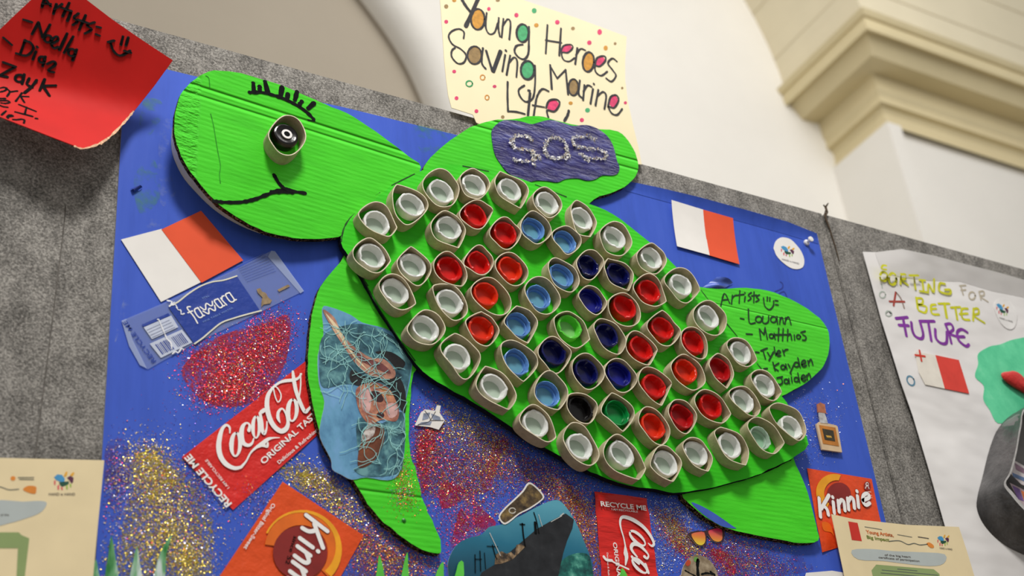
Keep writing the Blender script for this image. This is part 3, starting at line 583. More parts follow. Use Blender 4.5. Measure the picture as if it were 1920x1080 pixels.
# (rim points clockwise from the left, creased points, cap centre, cap colour, which one)
RC = [
 (A([(262, 700), (500, 545), (700, 640), (840, 930), (690, 1075), (380, 920)]), (3,), A([(535, 862)])[0], 'white', 'first from the head on the upper border'),
 (A([(755, 470), (825, 285), (1150, 380), (1305, 620), (1050, 882), (850, 790)]), (1,), A([(1050, 588)])[0], 'white', 'second from the head on the upper border'),
 (A([(1218, 250), (1450, 45), (1680, 160), (1772, 380), (1640, 615), (1380, 560)]), (), A([(1500, 385)])[0], 'white', 'third from the head on the upper border'),
 (B([(10, 190), (200, 40), (380, 130), (470, 300), (330, 490), (110, 440)]), (), B([(240, 305)])[0], 'white', 'fourth from the head on the upper border'),
 (B([(532, 260), (622, 85), (920, 210), (1050, 380), (935, 640), (640, 470)]), (1, 4), B([(770, 365)])[0], 'white', 'below the purple patch on the upper border'),
 (B([(1110, 460), (1250, 322), (1430, 400), (1560, 610), (1390, 785), (1190, 680)]), (), B([(1330, 560)])[0], 'white', 'sixth from the head on the upper border'),
 (C7([(-75, 205), (0, 45), (190, 160), (315, 370), (215, 595), (20, 530)]), (4,), C7([(40, 285)])[0], 'white', 'seventh from the head on the upper border'),
 (C7([(352, 520), (560, 352), (730, 430), (838, 690), (680, 875), (440, 790)]), (), C7([(580, 600)])[0], 'white', 'eighth from the head on the upper border'),
 (C7([(905, 850), (1120, 680), (1280, 780), (1358, 960), (1210, 1145), (990, 1060)]), (), C7([(1130, 905)])[0], 'white', 'ninth from the head on the upper border'),
 (C8([(1322, 330), (1540, 162), (1750, 280), (1858, 520), (1660, 708), (1440, 560)]), (3,), C8([(1580, 432)])[0], 'white', 'tenth from the head on the upper border'),
 (I8([(155, 200), (345, 20), (560, 130), (668, 350), (540, 545), (270, 470)]), (), I8([(388, 265)])[0], 'white', 'left of the words Artists on the upper border'),
 (I8([(660, 670), (810, 572), (1000, 680), (1112, 930), (960, 1022), (760, 900)]), (3,), I8([(885, 805)])[0], 'white', 'beside the name Tyler on the upper border'),
 (N([(1022, 190), (1180, 92), (1360, 220), (1485, 450), (1360, 572), (1130, 440)]), (3,), N([(1240, 335)])[0], 'white', 'beside the name Jaiden on the upper border'),
 (Q([(1290, 60), (1440, -42), (1720, 70), (1850, 360), (1740, 525), (1440, 300)]), (), Q([(1635, 330)])[0], 'white', 'at the pointed tail tip of the shell'),
 (C5([(165, 280), (380, 88), (600, 180), (745, 430), (560, 615), (290, 500)]), (3,), C5([(490, 335)])[0], 'white', 'first below the head on the lower border'),
 (C5([(565, 760), (770, 622), (1010, 780), (1120, 1075), (900, 1180), (680, 1020)]), (3,), C5([(820, 870)])[0], 'white', 'second below the head on the lower border'),
 (D([(668, 540), (920, 278), (1150, 380), (1235, 610), (1040, 808), (760, 730)]), (), D([(945, 560)])[0], 'white', 'beside the net photo on the lower border'),
 (D([(1160, 830), (1385, 628), (1640, 800), (1770, 1040), (1560, 1330), (1330, 1130)]), (1,), D([(1425, 990)])[0], 'white', 'fourth below the head on the lower border'),
 (F8([(728, 660), (872, 372), (1130, 460), (1345, 790), (1240, 1022), (930, 880)]), (1, 4), F8([(1015, 685)])[0], 'white', 'fifth below the head on the lower border'),
 (J([(188, 360), (370, 145), (610, 290), (752, 625), (610, 710), (330, 560)]), (3,), J([(445, 430)])[0], 'white', 'sixth below the head on the lower border'),
 (J([(850, 610), (990, 412), (1220, 530), (1392, 900), (1220, 1072), (960, 890)]), (), J([(1100, 775)])[0], 'white', 'below the black cap on the lower border'),
 (O([(238, 460), (430, 190), (700, 350), (888, 700), (790, 872), (430, 740)]), (3, 4), O([(530, 490)])[0], 'white', 'below the dark green cap on the lower border'),
 (O([(958, 600), (1080, 368), (1290, 420), (1430, 640), (1290, 912), (1040, 770)]), (4,), O([(1190, 630)])[0], 'white', 'sixth from the tail tip on the lower border'),
 (O([(1443, 350), (1580, 235), (1770, 330), (1892, 560), (1815, 758), (1580, 630)]), (4,), O([(1665, 450)])[0], 'white', 'fifth from the tail tip on the lower border'),
 (Q([(482, 440), (560, 325), (830, 420), (995, 650), (950, 898), (680, 800)]), (4, 1), Q([(715, 600)])[0], 'white', 'fourth from the tail tip on the lower border'),
 (Q([(968, 300), (1130, 165), (1380, 320), (1522, 570), (1370, 728), (1130, 600)]), (3,), Q([(1155, 490)])[0], 'clear', 'second from the tail tip on the lower border'),
 (A([(1342, 880), (1520, 683), (1720, 760), (1872, 960), (1760, 1240), (1440, 1120)]), (4,), A([(1645, 900)])[0], 'white', 'left of the topmost red cap inside the shell'),
 (C5([(832, 440), (1035, 215), (1250, 370), (1358, 570), (1180, 803), (960, 700)]), (1,), C5([(1090, 485)])[0], 'white', 'left of the leftmost red cap inside the shell'),
 (D([(1040, -20), (1120, -100), (1400, -70), (1580, 270), (1420, 450), (1200, 310)]), (1,), D([(1310, 165)])[0], 'white', 'below the leftmost red cap inside the shell'),
 (N([(690, 460), (850, 345), (1040, 430), (1178, 690), (1085, 805), (860, 700)]), (3,), N([(905, 575)])[0], 'white', 'right of the rightmost red caps inside the shell'),
 (B([(15, 690), (230, 513), (440, 590), (518, 690), (350, 948), (100, 880)]), (3,), B([(285, 715)])[0], 'red', 'topmost, red cluster by the head'),
 (B([(462, 970), (650, 772), (840, 860), (940, 1040), (760, 1265), (560, 1160)]), (), B([(690, 1000)])[0], 'red', 'second from the top, red cluster by the head'),
 (C5([(1375, 480), (1545, 290), (1760, 380), (1892, 640), (1815, 815), (1520, 730)]), (4,), C5([(1640, 540)])[0], 'red', 'leftmost, red cluster by the head'),
 (C6([(75, 420), (270, 192), (440, 290), (527, 480), (380, 642), (150, 560)]), (), C6([(295, 410)])[0], 'red', 'in the middle, red cluster by the head'),
 (C6([(547, 450), (720, 295), (930, 400), (1047, 640), (880, 808), (640, 690)]), (), C6([(775, 545)])[0], 'orange', 'rightmost, red cluster by the head'),
 (C6([(180, 850), (400, 670), (640, 790), (797, 1080), (640, 1250), (320, 1120)]), (), C6([(410, 925)])[0], 'orange', 'in a wide ring, red cluster by the head'),
 (D([(1540, 450), (1790, 305), (1950, 420), (2045, 620), (1880, 830), (1660, 720)]), (1,), D([(1775, 555)])[0], 'orange', 'lowest, red cluster by the head'),
 (B([(928, 880), (1080, 683), (1280, 780), (1402, 1000), (1200, 1180), (1000, 1080)]), (), B([(1120, 950)])[0], 'lblue', 'topmost of the light blue caps'),
 (B([(1400, 1010), (1590, 903), (1780, 1010), (1842, 1180), (1650, 1338), (1480, 1200)]), (), B([(1600, 1150)])[0], 'lblue', 'second from the top of the light blue caps'),
 (C6([(1335, 530), (1440, 382), (1700, 500), (1812, 720), (1700, 898), (1460, 800)]), (), C6([(1550, 650)])[0], 'lblue', 'third from the top of the light blue caps'),
 (C6([(990, 830), (1180, 655), (1400, 770), (1528, 1050), (1340, 1235), (1100, 1120)]), (), C6([(1205, 970)])[0], 'lblue', 'fourth from the top of the light blue caps'),
 (E9([(358, 330), (555, 95), (770, 200), (862, 390), (725, 668), (500, 530)]), (1, 4), E9([(580, 385)])[0], 'lblue', 'third from the bottom of the light blue caps'),
 (F8([(1108, 90), (1250, -25), (1540, 110), (1678, 340), (1460, 602), (1230, 420)]), (4,), F8([(1355, 305)])[0], 'lblue', 'second from the bottom of the light blue caps'),
 (G([(18, 680), (190, 442), (400, 530), (525, 790), (380, 1032), (100, 920)]), (4,), G([(215, 780)])[0], 'lblue', 'lowest of the light blue caps'),
 (C7([(8, 950), (170, 778), (330, 830), (415, 1000), (240, 1235), (60, 1150)]), (), C7([(195, 1000)])[0], 'navy', 'topmost of the navy caps'),
 (C8([(418, 180), (480, 30), (720, 100), (858, 270), (800, 518), (530, 400)]), (1, 4), C8([(640, 262)])[0], 'navy', 'right of the topmost navy cap'),
 (C8([(42, 560), (190, 438), (370, 530), (467, 720), (300, 892), (120, 740)]), (), C8([(225, 665)])[0], 'blue', 'left of two red caps, brightest blue inside'),
 (E9([(1702, 420), (1830, 288), (2060, 400), (2190, 640), (2080, 835), (1830, 700)]), (), E9([(1905, 545)])[0], 'navy', 'right of the lime green cap'),
 (E9([(868, 760), (1055, 558), (1270, 680), (1372, 860), (1170, 1120), (960, 980)]), (), E9([(1105, 795)])[0], 'navy', 'lower left of the lime green cap'),
 (G([(575, 340), (740, 175), (960, 260), (1073, 510), (880, 722), (680, 620)]), (), G([(800, 450)])[0], 'navy', 'directly above the black cap'),
 (G([(1068, 400), (1240, 243), (1450, 370), (1558, 600), (1370, 770), (1160, 650)]), (), G([(1310, 470)])[0], 'blue', 'directly above the dark green cap'),
 (E9([(1102, 300), (1320, 185), (1540, 320), (1648, 610), (1440, 742), (1200, 580)]), (3,), E9([(1350, 420)])[0], 'lime', 'lime'),
 (J([(900, 130), (960, -20), (1240, 10), (1367, 190), (1240, 437), (1000, 340)]), (), J([(1110, 185)])[0], 'black', 'black'),
 (K([(293, 370), (450, 128), (690, 260), (805, 470), (635, 712), (400, 530)]), (1, 4), K([(545, 430)])[0], 'green', 'dark green'),
 (C8([(868, 420), (1080, 258), (1270, 400), (1358, 680), (1160, 765), (950, 640)]), (3,), C8([(1100, 520)])[0], 'red', 'topmost, red cluster by the tail'),
 (C8([(478, 690), (670, 548), (880, 640), (973, 900), (850, 1052), (590, 980)]), (), C8([(735, 760)])[0], 'red', 'second from the top, red cluster by the tail'),
 (H6([(428, 200), (650, 10), (820, 160), (932, 350), (750, 558), (540, 440)]), (1,), H6([(660, 280)])[0], 'red', 'third from the top, red cluster by the tail'),
 (H6([(102, 500), (215, 320), (450, 420), (587, 610), (460, 842), (210, 730)]), (3, 4), H6([(340, 580)])[0], 'red', 'leftmost, red cluster by the tail'),
 (H6([(930, 400), (1040, 262), (1240, 330), (1343, 590), (1260, 745), (1020, 640)]), (), H6([(1140, 480)])[0], 'red', 'below the white cap left of the words Artists'),
 (L([(613, 210), (800, 28), (1030, 150), (1142, 430), (970, 572), (740, 440)]), (), L([(850, 275)])[0], 'orange', 'in the middle, red cluster by the tail'),
 (L([(1188, 170), (1330, 12), (1490, 120), (1563, 340), (1470, 547), (1280, 370)]), (4,), L([(1375, 235)])[0], 'dred', 'darkest red, rightmost, red cluster by the tail'),
 (L([(130, 400), (250, 213), (500, 320), (640, 480), (490, 803), (250, 640)]), (3, 4), L([(375, 505)])[0], 'red', 'upper right of the dark green cap'),
 (L([(983, 680), (1140, 557), (1400, 700), (1527, 930), (1370, 1077), (1080, 930)]), (3,), L([(1230, 800)])[0], 'red', 'lower right, red cluster by the tail'),
 (K([(1303, 380), (1420, 222), (1620, 300), (1732, 520), (1580, 748), (1370, 590)]), (), K([(1530, 490)])[0], 'dred', 'second from the bottom, red cluster by the tail'),
 (K([(852, 520), (980, 328), (1210, 470), (1333, 740), (1200, 917), (970, 760)]), (), K([(1085, 620)])[0], 'orange', 'just right of the dark green cap'),
]
CF = dict(CM); CF['white'] = m_cap('thin_white_cap_floor', (196, 214, 196), .2); CF['lblue'] = m_cap('thin_blue_cap_floor', (112, 176, 196), .15); CF['clear'] = m_cap('thin_milky_cap_floor', (170, 214, 180), .2); CF['lime'] = m_cap('thin_lime_cap_floor', (150, 222, 130), .2)
H_RING = .0152
CN = {'white': 'white', 'clear': 'milky clear', 'red': 'red', 'orange': 'orange-red', 'dred': 'deep red', 'lblue': 'light blue', 'navy': 'navy blue', 'blue': 'royal blue', 'lime': 'lime green', 'green': 'dark green', 'black': 'black'}
for i, (pts, tips, cc, colr, which) in enumerate(RC):
    h0, h1 = H_SH + .0002, H_SH + H_RING
    loop = ring_geom(pts, tips, h0, h1)
    r = ring_mesh('cardboard_ring', loop, h0, h1, seed=i)
    base = CN[colr]
    if which in ('lime', 'black', 'dark green'): lr, lc = f'cardboard tube ring around the only {which} bottle cap', f'{which} bottle cap glued in a cardboard ring on the green shell'
    else: lr, lc = f'cardboard ring of the {base} cap, {which}', f'{base} bottle cap, {which}'
    tag(r, lr, 'cardboard ring', 'cardboard rings on the turtle shell')
    kind = 'ring' if colr in ('lblue', 'clear', 'green', 'blue') else 'plain'
    c = at(*cc, H_SH + .0112); c.y = -(H_SH + .0003)
    lp = [Vector((p.x, 0, p.z)) for p in loop]; mid = sum(lp, Vector()) / len(lp)
    sc = 1.0 if colr != 'clear' else .95
    for _ in range(40):                      # keep the cap inside its ring
        q = Vector((c.x, 0, c.z)); d = min((p - q).length for p in lp)
        if d >= .0170 * sc: break
        near = min(lp, key=lambda p: (p - q).length); mv = (q - near).normalized() * .0003 + (mid - q) * .04; c += Vector((mv.x, 0, mv.z))
    q = Vector((c.x, 0, c.z)); d = min((p - q).length for p in lp)
    if d < .0168 * sc: sc = max(.86, d / .0168)
    o = bpy.data.objects.new('plastic_screwcap', cap_mesh(colr, kind, i % 5, CM[colr], CF[colr])); COL.objects.link(o); o.location = c; o.scale = (sc, 1, sc)
    o.rotation_euler = (random.uniform(-.03, .03), random.uniform(0, 6.28), random.uniform(-.03, .03))
    tag(o, lc, 'bottle cap', 'bottle caps on the turtle shell')
# the eye: a ring with a black cap, belongs to the face
HE = hd(548, 262)
lp = ring_geom(t0([(1510, 745), (1600, 645), (1690, 685), (1718, 790), (1640, 872), (1550, 840)]), (), HE, HE + .0165)
er = ring_mesh('eye_ring', lp, HE - .0016, HE + .0165, turtle, 99); er['label'] = 'cardboard tube ring round the eye'
def lathe(name, c, prof, m, parent, n=36):
    V = [c + Vector((r * math.cos(2 * math.pi * i / n), -h, r * math.sin(2 * math.pi * i / n))) for r, h in prof for i in range(n)]
    F = [(j * n + i, j * n + n + i, j * n + n + (i + 1) % n, j * n + (i + 1) % n) for j in range(len(prof) - 1) for i in range(n)]
    return mk(name, V, F, m, parent, smooth=True)
ec = at(*t0([(1612, 752)])[0], HE + .0135); ec.y = -(HE - .0008)
eye = lathe('eye', ec, [(.0, 0), (.0138, 0), (.0146, .004), (.0146, .0112), (.0136, .0132), (.0118, .0138), (.0108, .0132), (.0, .0132)], CM['black'], turtle); eye['label'] = 'black bottle cap eye'
lathe('iris', ec + Vector((.0006, 0, 0)), [(.0035, .0133), (.0035, .0142), (.0060, .0142), (.0061, .0133)], WHITE_INK, eye)
lathe('pupil', ec + Vector((.0006, 0, 0)), [(.0, .0141), (.0033, .0141), (.0034, .0133)], INK, eye)
bm_ = lathe('rivet', at(757, 976, H_FL), [(.0022, 0), (.0022, .0008), (.0012, .0016), (0, .0018)], mat('green_bead', (40, 130, 40), .3, .5), turtle); bm_['label'] = 'small green bead on the front flipper'

# ------------------------------------------------------------------ turtle-in-net photo on the front flipper
HP = H_FL + .0008
def photo_mat(name, stops, scale=30, stretch=(1, 1, 1), rough=.35, detail=5):
    t = NT(name); n = t.noise(scale, detail, .6, stretch=stretch); t.color(t.ramp(n, [(p, lin(c)) for p, c in stops])); return t.base(rough, .4)
tP = T(560, 560, 3)
net = empty('net_photo', at(690, 740, HP))
flat('print', tP([(132, 55), (180, 48), (290, 90), (360, 135), (480, 165), (560, 215), (635, 295), (640, 350), (625, 470), (600, 600), (600, 760), (590, 900), (560, 990), (500, 1022), (380, 1005), (300, 1018), (240, 990), (190, 960), (180, 900), (120, 780), (125, 690), (145, 580), (115, 480), (108, 320), (140, 200)]), HP, .0006, [photo_mat('sea_photo', [(.3, (70, 120, 160)), (.45, (104, 160, 196)), (.6, (124, 172, 220)), (.75, (120, 196, 204))], 26, (1, 1, .6)), WHITE_P], net, 3)
NTD = photo_mat('net_dark', [(.3, (26, 52, 66)), (.5, (62, 108, 122)), (.65, (108, 160, 164))], 70)
patch('dark_water', [tP([(130, 220), (260, 150), (400, 150), (540, 220), (630, 300), (630, 400), (590, 600), (560, 620), (360, 500), (260, 480), (140, 500), (115, 400)]), tP([(330, 680), (470, 700), (590, 640), (590, 900), (550, 985), (380, 1000), (310, 960), (340, 930)])], HP + .0003, NTD, net, 4)
patch('dark_hollow', [tP([(300, 400), (380, 440), (480, 460), (560, 440), (600, 520), (600, 640), (560, 600), (500, 490), (420, 465), (340, 490), (290, 460)]), tP([(430, 300), (520, 300), (600, 360), (560, 400), (500, 340)])], HP + .0004, mat('hollow_black', (26, 26, 28), .5, .3, .4, 80), net, 4)
patch('turtle_limb', [tP([(136, 62), (200, 105), (240, 190), (300, 260), (400, 330), (480, 340), (540, 400), (535, 445), (470, 450), (390, 425), (320, 365), (255, 270), (190, 170)])], HP + .0005, photo_mat('limb_skin', [(.3, (120, 78, 70)), (.5, (190, 138, 116)), (.7, (232, 196, 160))], 45), net, 4)
patch('turtle_head', [tP([(330, 500), (420, 470), (500, 500), (545, 570), (565, 640), (545, 690), (470, 680), (400, 705), (350, 650), (325, 570)])], HP + .0005, photo_mat('head_skin', [(.3, (70, 34, 34)), (.45, (150, 92, 80)), (.6, (204, 140, 108)), (.75, (232, 170, 110))], 55), net, 4)
patch('turtle_flipper', [tP([(420, 700), (475, 720), (480, 800), (440, 890), (390, 940), (340, 950), (332, 900), (345, 830), (370, 760)])], HP + .0005, photo_mat('flipper_brown', [(.3, (64, 34, 26)), (.6, (118, 66, 42)), (.8, (168, 92, 50))], 30), net, 4)
patch('turtle_eye', [tP(circ(440, 550, 42, 26, .6)), tP(circ(460, 655, 22, 18))], HP + .0007, mat('eye_brown', (60, 30, 34), .4, .4), net, 3)
patch('limb_highlight', [tP([(150, 80), (205, 170), (262, 262), (330, 350), (400, 415), (340, 345), (280, 265), (222, 160)])], HP + .0007, mat('limb_pale', (226, 206, 168), .5, .3, .15, 120), net, 3)
patch('limb_shade', [tP([(300, 285), (380, 335), (470, 365), (520, 420), (440, 395), (350, 345)])], HP + .0007, mat('limb_plum', (112, 62, 62), .5, .3, .3, 90), net, 3)
patch('head_highlight', [tP([(350, 520), (400, 500), (410, 560), (395, 640), (360, 620)]), tP([(490, 600), (545, 590), (555, 650), (510, 670)])], HP + .0006, mat('head_pink', (206, 164, 160), .5, .3, .25, 110), net, 3)
patch('head_spots', [tP(circ(405, 487, 11, 8)), tP(circ(440, 492, 12, 9)), tP(circ(478, 508, 12, 10)), tP(circ(505, 535, 9, 11))], HP + .0007, mat('head_ochre', (176, 124, 66), .5, .3, .2, 90), net, 2)
patch('pale_scales', [tP([(372, 740), (395, 700), (430, 705), (425, 760), (395, 790), (350, 800)])], HP + .0007, photo_mat('scale_pale', [(.35, (120, 96, 90)), (.6, (214, 206, 200))], 160), net, 3)
rn = random.Random(3); thr = []
for k in range(110):
    x, y = rn.uniform(120, 600), rn.uniform(140, 560); 
    if k > 70: x, y = rn.uniform(360, 590), rn.uniform(680, 990)
    a = rn.uniform(0, 6.28); s = []
    for j in range(6):
        if 118 < x < 620 and 120 + max(0, x - 400) * .6 < y < 1000 and x < 630 - max(0, y - 350) * .06: s.append((x, y))
        a += rn.uniform(-.8, .8); x += 34 * math.cos(a); y += 34 * math.sin(a)
    if len(s) > 2: thr.append(tP(s))
ink('net_threads', thr, .95, HP + .0009, mat('net_cord', (150, 206, 204), .6, .3, .25, 90), net)
tag(net, 'cut-out photo of a sea turtle tangled in a net on the front flipper', 'photo cut-out')

# ------------------------------------------------------------------ paper flags
def sheet(name, quad, h, m, parent, nu=14, nv=14, disp=None, thick=.0004):
    a, b, c, d = [at(x, y, h) for x, y in quad]; V = []; F = []
    for j in range(nv + 1):
        for i in range(nu + 1):
            u, v = i / nu, j / nv; p = a * (1 - u) * (1 - v) + b * u * (1 - v) + c * u * v + d * (1 - u) * v
            p.y -= disp(u, v) if disp else 0; V.append(p)
    k = len(V); V += [p + Vector((0, thick, 0)) for p in V]; w = nu + 1
    for j in range(nv):
        for i in range(nu): q = j * w + i; F.append((q, q + w, q + w + 1, q + 1)); F.append((q + k, q + k + 1, q + k + w + 1, q + k + w))
    rim = [(i, i + 1) for i in range(nu)] + [(nv * w + i + 1, nv * w + i) for i in range(nu)] + [(j * w + w, j * w) for j in range(nv)] + [(j * w + nu, j * w + w + nu) for j in range(nv)]
    F += [(i, j, j + k, i + k) for i, j in rim]
    return mk(name, V, F, m, parent, smooth=True)
fl = empty('paper_flag', at(340, 480, .001))
sheet('white_half', [(227, 449), (303, 429), (377, 529), (302, 566)], .0012, WHITE_P, fl)
sheet('red_half', [(303, 430), (377, 395), (456, 488), (378, 530)], .0016, ORANGE_P, fl)
tag(fl, 'white and red paper flag under the turtle head', 'paper flag', 'paper flags on the blue poster')
fl = empty('paper_flag', at(1320, 437, .001))
bend = lambda u, v: .004 * (1 - v) ** 2 + .002 * v * v
sheet('white_half', [(1256, 378), (1315, 396), (1329, 480), (1268, 463)], .0010, WHITE_P, fl, disp=bend)
sheet('red_half', [(1315, 396), (1371, 412), (1385, 497), (1328, 480)], .0010, ORANGE_P, fl, disp=bend)
tag(fl, 'slightly curled white and red paper flag near the top right of the poster', 'paper flag', 'paper flags on the blue poster')

# ------------------------------------------------------------------ water bottle label
fw = empty('water_label', at(400, 590, .001))
FILM = sheer('clear_film', (150, 168, 220), .30, .12); FILM2 = sheer('film_fold', (190, 205, 240), .5, .1)
tf = T(220, 460, 4.5)
flat('film', tf([(35, 635), (180, 575), (430, 470), (640, 370), (1000, 200), (1300, 45), (1330, 50), (1575, 385), (1520, 410), (1210, 560), (650, 830), (390, 970), (260, 1045), (190, 1010), (100, 850)]), .0010, .0003, FILM, fw)
patch('film_fold', [tf([(1270, 95), (1300, 45), (1330, 50), (1575, 385), (1545, 405)]), tf([(35, 635), (75, 620), (130, 800), (250, 1040), (190, 1010), (100, 850)])], .0014, FILM2, fw)
LB = m_label('label_blue', (38, 66, 158), .3, .3, 40)
patch('blue_band', [tf([(430, 520), (510, 480), (600, 410), (700, 345), (800, 310), (900, 295), (1010, 262), (1200, 545), (1100, 580), (990, 610), (880, 650), (790, 720), (720, 780), (650, 830)])], .0015, LB, fw)
ink('white_edge_line', [tf([(440, 510), (510, 478), (600, 408), (700, 345), (800, 308), (900, 293), (1008, 258)]), tf([(652, 830), (720, 782), (790, 722), (880, 652), (990, 612), (1100, 580), (1215, 550)])], 2.6, .0018, mat('cream_print', (226, 224, 206), .4, .3, .05, 60), fw)
ink('brand_lettering', [[(485, 910), (400, 760), (300, 640), (255, 580), (265, 545), (320, 540)], [(270, 675), (370, 635)], [(500, 565), (430, 590), (420, 640), (470, 730), (530, 785), (580, 770), (605, 740)], [(490, 560), (560, 660), (610, 735), (640, 735)],
    [(610, 640), (700, 690), (740, 690), (735, 600), (770, 580), (850, 625), (885, 610), (870, 510)], [(545, 545), (630, 605), (670, 590), (665, 500), (700, 470), (780, 520), (820, 500), (815, 420)], [(950, 365), (880, 385), (865, 420), (910, 490), (980, 560), (1030, 550), (1052, 520)], [(940, 360), (1010, 450), (1060, 520), (1095, 510)],
    [(1005, 345), (1060, 420), (1140, 500)], [(1030, 370), (1040, 310), (1080, 295)], [(1200, 225), (1130, 250), (1120, 290), (1170, 370), (1230, 430), (1290, 425), (1312, 390)], [(1200, 220), (1265, 310), (1320, 385), (1355, 380)]], 2.5, .0019, WHITE_INK, fw, T(330, 530, 12))
typed('small_print', [('STILL', tf([(718, 452)])[0], tf([(780, 430)])[0], 2.6, .01), ('FINE TABLE WATER', tf([(728, 652)])[0], tf([(980, 532)])[0], 3.0, 0)], .0019, mat('pale_blue_print', (120, 150, 215), .4, .3), fw)
patch('info_box', [tf([(222, 692), (455, 592), (515, 690), (292, 792)]), tf([(272, 830), (545, 710), (632, 820), (368, 950)])], .0016, mat('info_white', (196, 204, 224), .35, .4, .08, 80), fw)
patch('info_heading', [tf([(205, 668), (430, 572), (445, 592), (222, 688)])], .0017, LB, fw)
bars = []
for k in range(17):
    u = k / 17
    if k in (8, 9): continue
    a = (325 + 225 * u, 838 - 105 * u); w_ = random.choice((4, 6, 9)); b = (a[0] + 58, a[1] + 78)
    bars.append((tf([a, b]), w_ / 4.5))
ink('barcode', bars, 2.2, .0018, LB, fw)
ink('text_line', [tf([(a, b), (a + 190, b - 85)]) for a, b in [(250, 715), (265, 735), (280, 758), (296, 776)]], .8, .0018, mat('grey_print', (130, 140, 170), .5, .3), fw)
ink('faint_text', [tf([(1010 + 12 * k, 150 + 18 * k + 25), (1240 + 14 * k, 70 + 20 * k)]) for k in range(8)], .8, .0016, mat('faint_print', (90, 112, 180), .5, .3), fw)
patch('gold_emblem', [tf([(1175, 370), (1205, 360), (1222, 390), (1250, 400), (1275, 440), (1305, 465), (1290, 490), (1235, 500), (1215, 520), (1215, 480), (1225, 440), (1185, 400)]), tf([(1350, 375), (1440, 330), (1460, 345), (1365, 392)])], .0017, mat('bronze_print', (150, 128, 96), .5, .3, .25, 200), fw)
typed('recycle_text', [('RECYCLE ME', tf([(330, 975)])[0], tf([(75, 632)])[0], 8, .01)], .0017, LB, fw)
ink('crumple_crease', [tf([(420, 465), (460, 475), (450, 505), (490, 500), (510, 540), (535, 548), (540, 580), (565, 575)]), tf([(480, 480), (440, 515)]), tf([(340, 625), (352, 632), (400, 745), (420, 790), (450, 820), (460, 870)]), tf([(465, 915), (490, 895), (515, 905), (540, 870), (560, 880)])], 2.2, .0020, mat('bright_film_crease', (240, 242, 248), .1, .8), fw, jitter=.5)
tag(fw, 'clear and blue plastic water bottle label below the left paper flag', 'bottle label')

# ------------------------------------------------------------------ cola labels
COKE = m_label('cola_red', (222, 38, 32), .36, .5, 40)
ck = empty('cola_label', at(470, 810, .001))
sheet('film', [(341, 857), (590, 664), (640, 775), (437, 956)], .0012, COKE, ck, 20, 12, disp=lambda u, v: .0006 * math.sin(9 * u) * math.sin(4 * v + 1))
HC = .0024
tk = T(380, 660, 4.908)
def oval(x, y, rx, ry, rot, w): c = [(x + rx * math.sin(a) * math.cos(rot) + ry * math.cos(a) * math.sin(rot), y - ry * math.cos(a) * math.cos(rot) + rx * math.sin(a) * math.sin(rot)) for a in [2 * math.pi * i / 12 for i in range(13)]]; return (c, [w * .45, w * .8, w, w, w * .8, w * .5, w * .45, w * .6, w * .95, w * 1.15, w, w * .7, w * .45])
ink('script_lettering', [([(250, 745), (248, 695), (218, 672), (182, 705), (157, 785), (148, 880), (167, 965), (217, 1032), (290, 1068), (352, 1060)], [2, 4, 4.5, 5.5, 8, 9, 9, 9, 7, 5]), ([(352, 1060), (400, 1005), (440, 930), (490, 880), (540, 850), (600, 803), (650, 790), (708, 788)], [5, 3, 3, 4.5, 8, 6, 3, 1.2]), ([(510, 868), (560, 860), (592, 868), (600, 835)], [2, 6, 5, 3]),
    oval(305, 850, 40, 108, .05, 7), ([(425, 722), (432, 672), (402, 652), (367, 690), (356, 770), (376, 838), (420, 858), (455, 838), (470, 795)], [6, 4, 3, 7, 9, 8, 6, 4, 2]), oval(492, 690, 30, 100, .02, 6), ([(528, 562), (542, 640), (548, 720), (568, 752), (588, 705), (592, 640)], [5, 6, 7, 5, 3, 2]), ([(543, 550), (570, 532)], 7),
    ([(642, 330), (602, 400), (592, 500), (617, 610), (662, 688), (720, 728), (768, 705), (786, 650), (768, 570), (732, 520), (697, 552), (694, 608), (712, 648)], [4, 7, 8.5, 9, 9, 9, 8, 6, 4, 3, 5, 6, 2]), ([(642, 330), (700, 285), (760, 265), (830, 258), (880, 240), (908, 200)], [4, 4, 6, 6, 4, 3]), ([(652, 335), (665, 400), (690, 458), (714, 440), (720, 390), (692, 335), (660, 312)], 2.2),
    oval(826, 535, 40, 100, .05, 7), ([(830, 178), (840, 260), (860, 360), (900, 470), (940, 548), (970, 530), (1000, 495)], [4, 7, 7, 7, 7, 5, 3]), ([(900, 200), (902, 300), (890, 400), (872, 470)], 2.5)], 6, HC, WHITE_INK, ck, tk)
typed('printed_lettering', [('ORIGINAL TASTE', tk([(562, 1035)])[0], tk([(1092, 552)])[0], 10, .022), ('RECYCLE ME', t1([(1305, 672)])[0], t1([(1068, 392)])[0], 13, .03), ('I AM RECYCLABLE', t1([(1292, 582)])[0], t1([(1165, 422)])[0], 5, .01), ('Delicious & Refreshing', tk([(705, 1032)])[0], tk([(1062, 725)])[0], 6, .012)], HC, WHITE_INK, ck)
tag(ck, 'red cola label, diagonal, partly under the front flipper', 'bottle label', 'cola labels on the poster')
tC = T(1100, 910, 6.35)
ck = empty('cola_label', at(1175, 1000, .001))
sheet('film', [(1114, 922), (1212, 935), (1240, 1130), (1132, 1130)], .0012, m_label('cola_red_crinkled', (222, 38, 32), .36, .9, 26, (.4, 1, 1.6)), ck, 12, 24, disp=lambda u, v: .0009 * math.sin(26 * v + 3 * u) * math.sin(5 * v + 1) + .0006)
HC = .0034
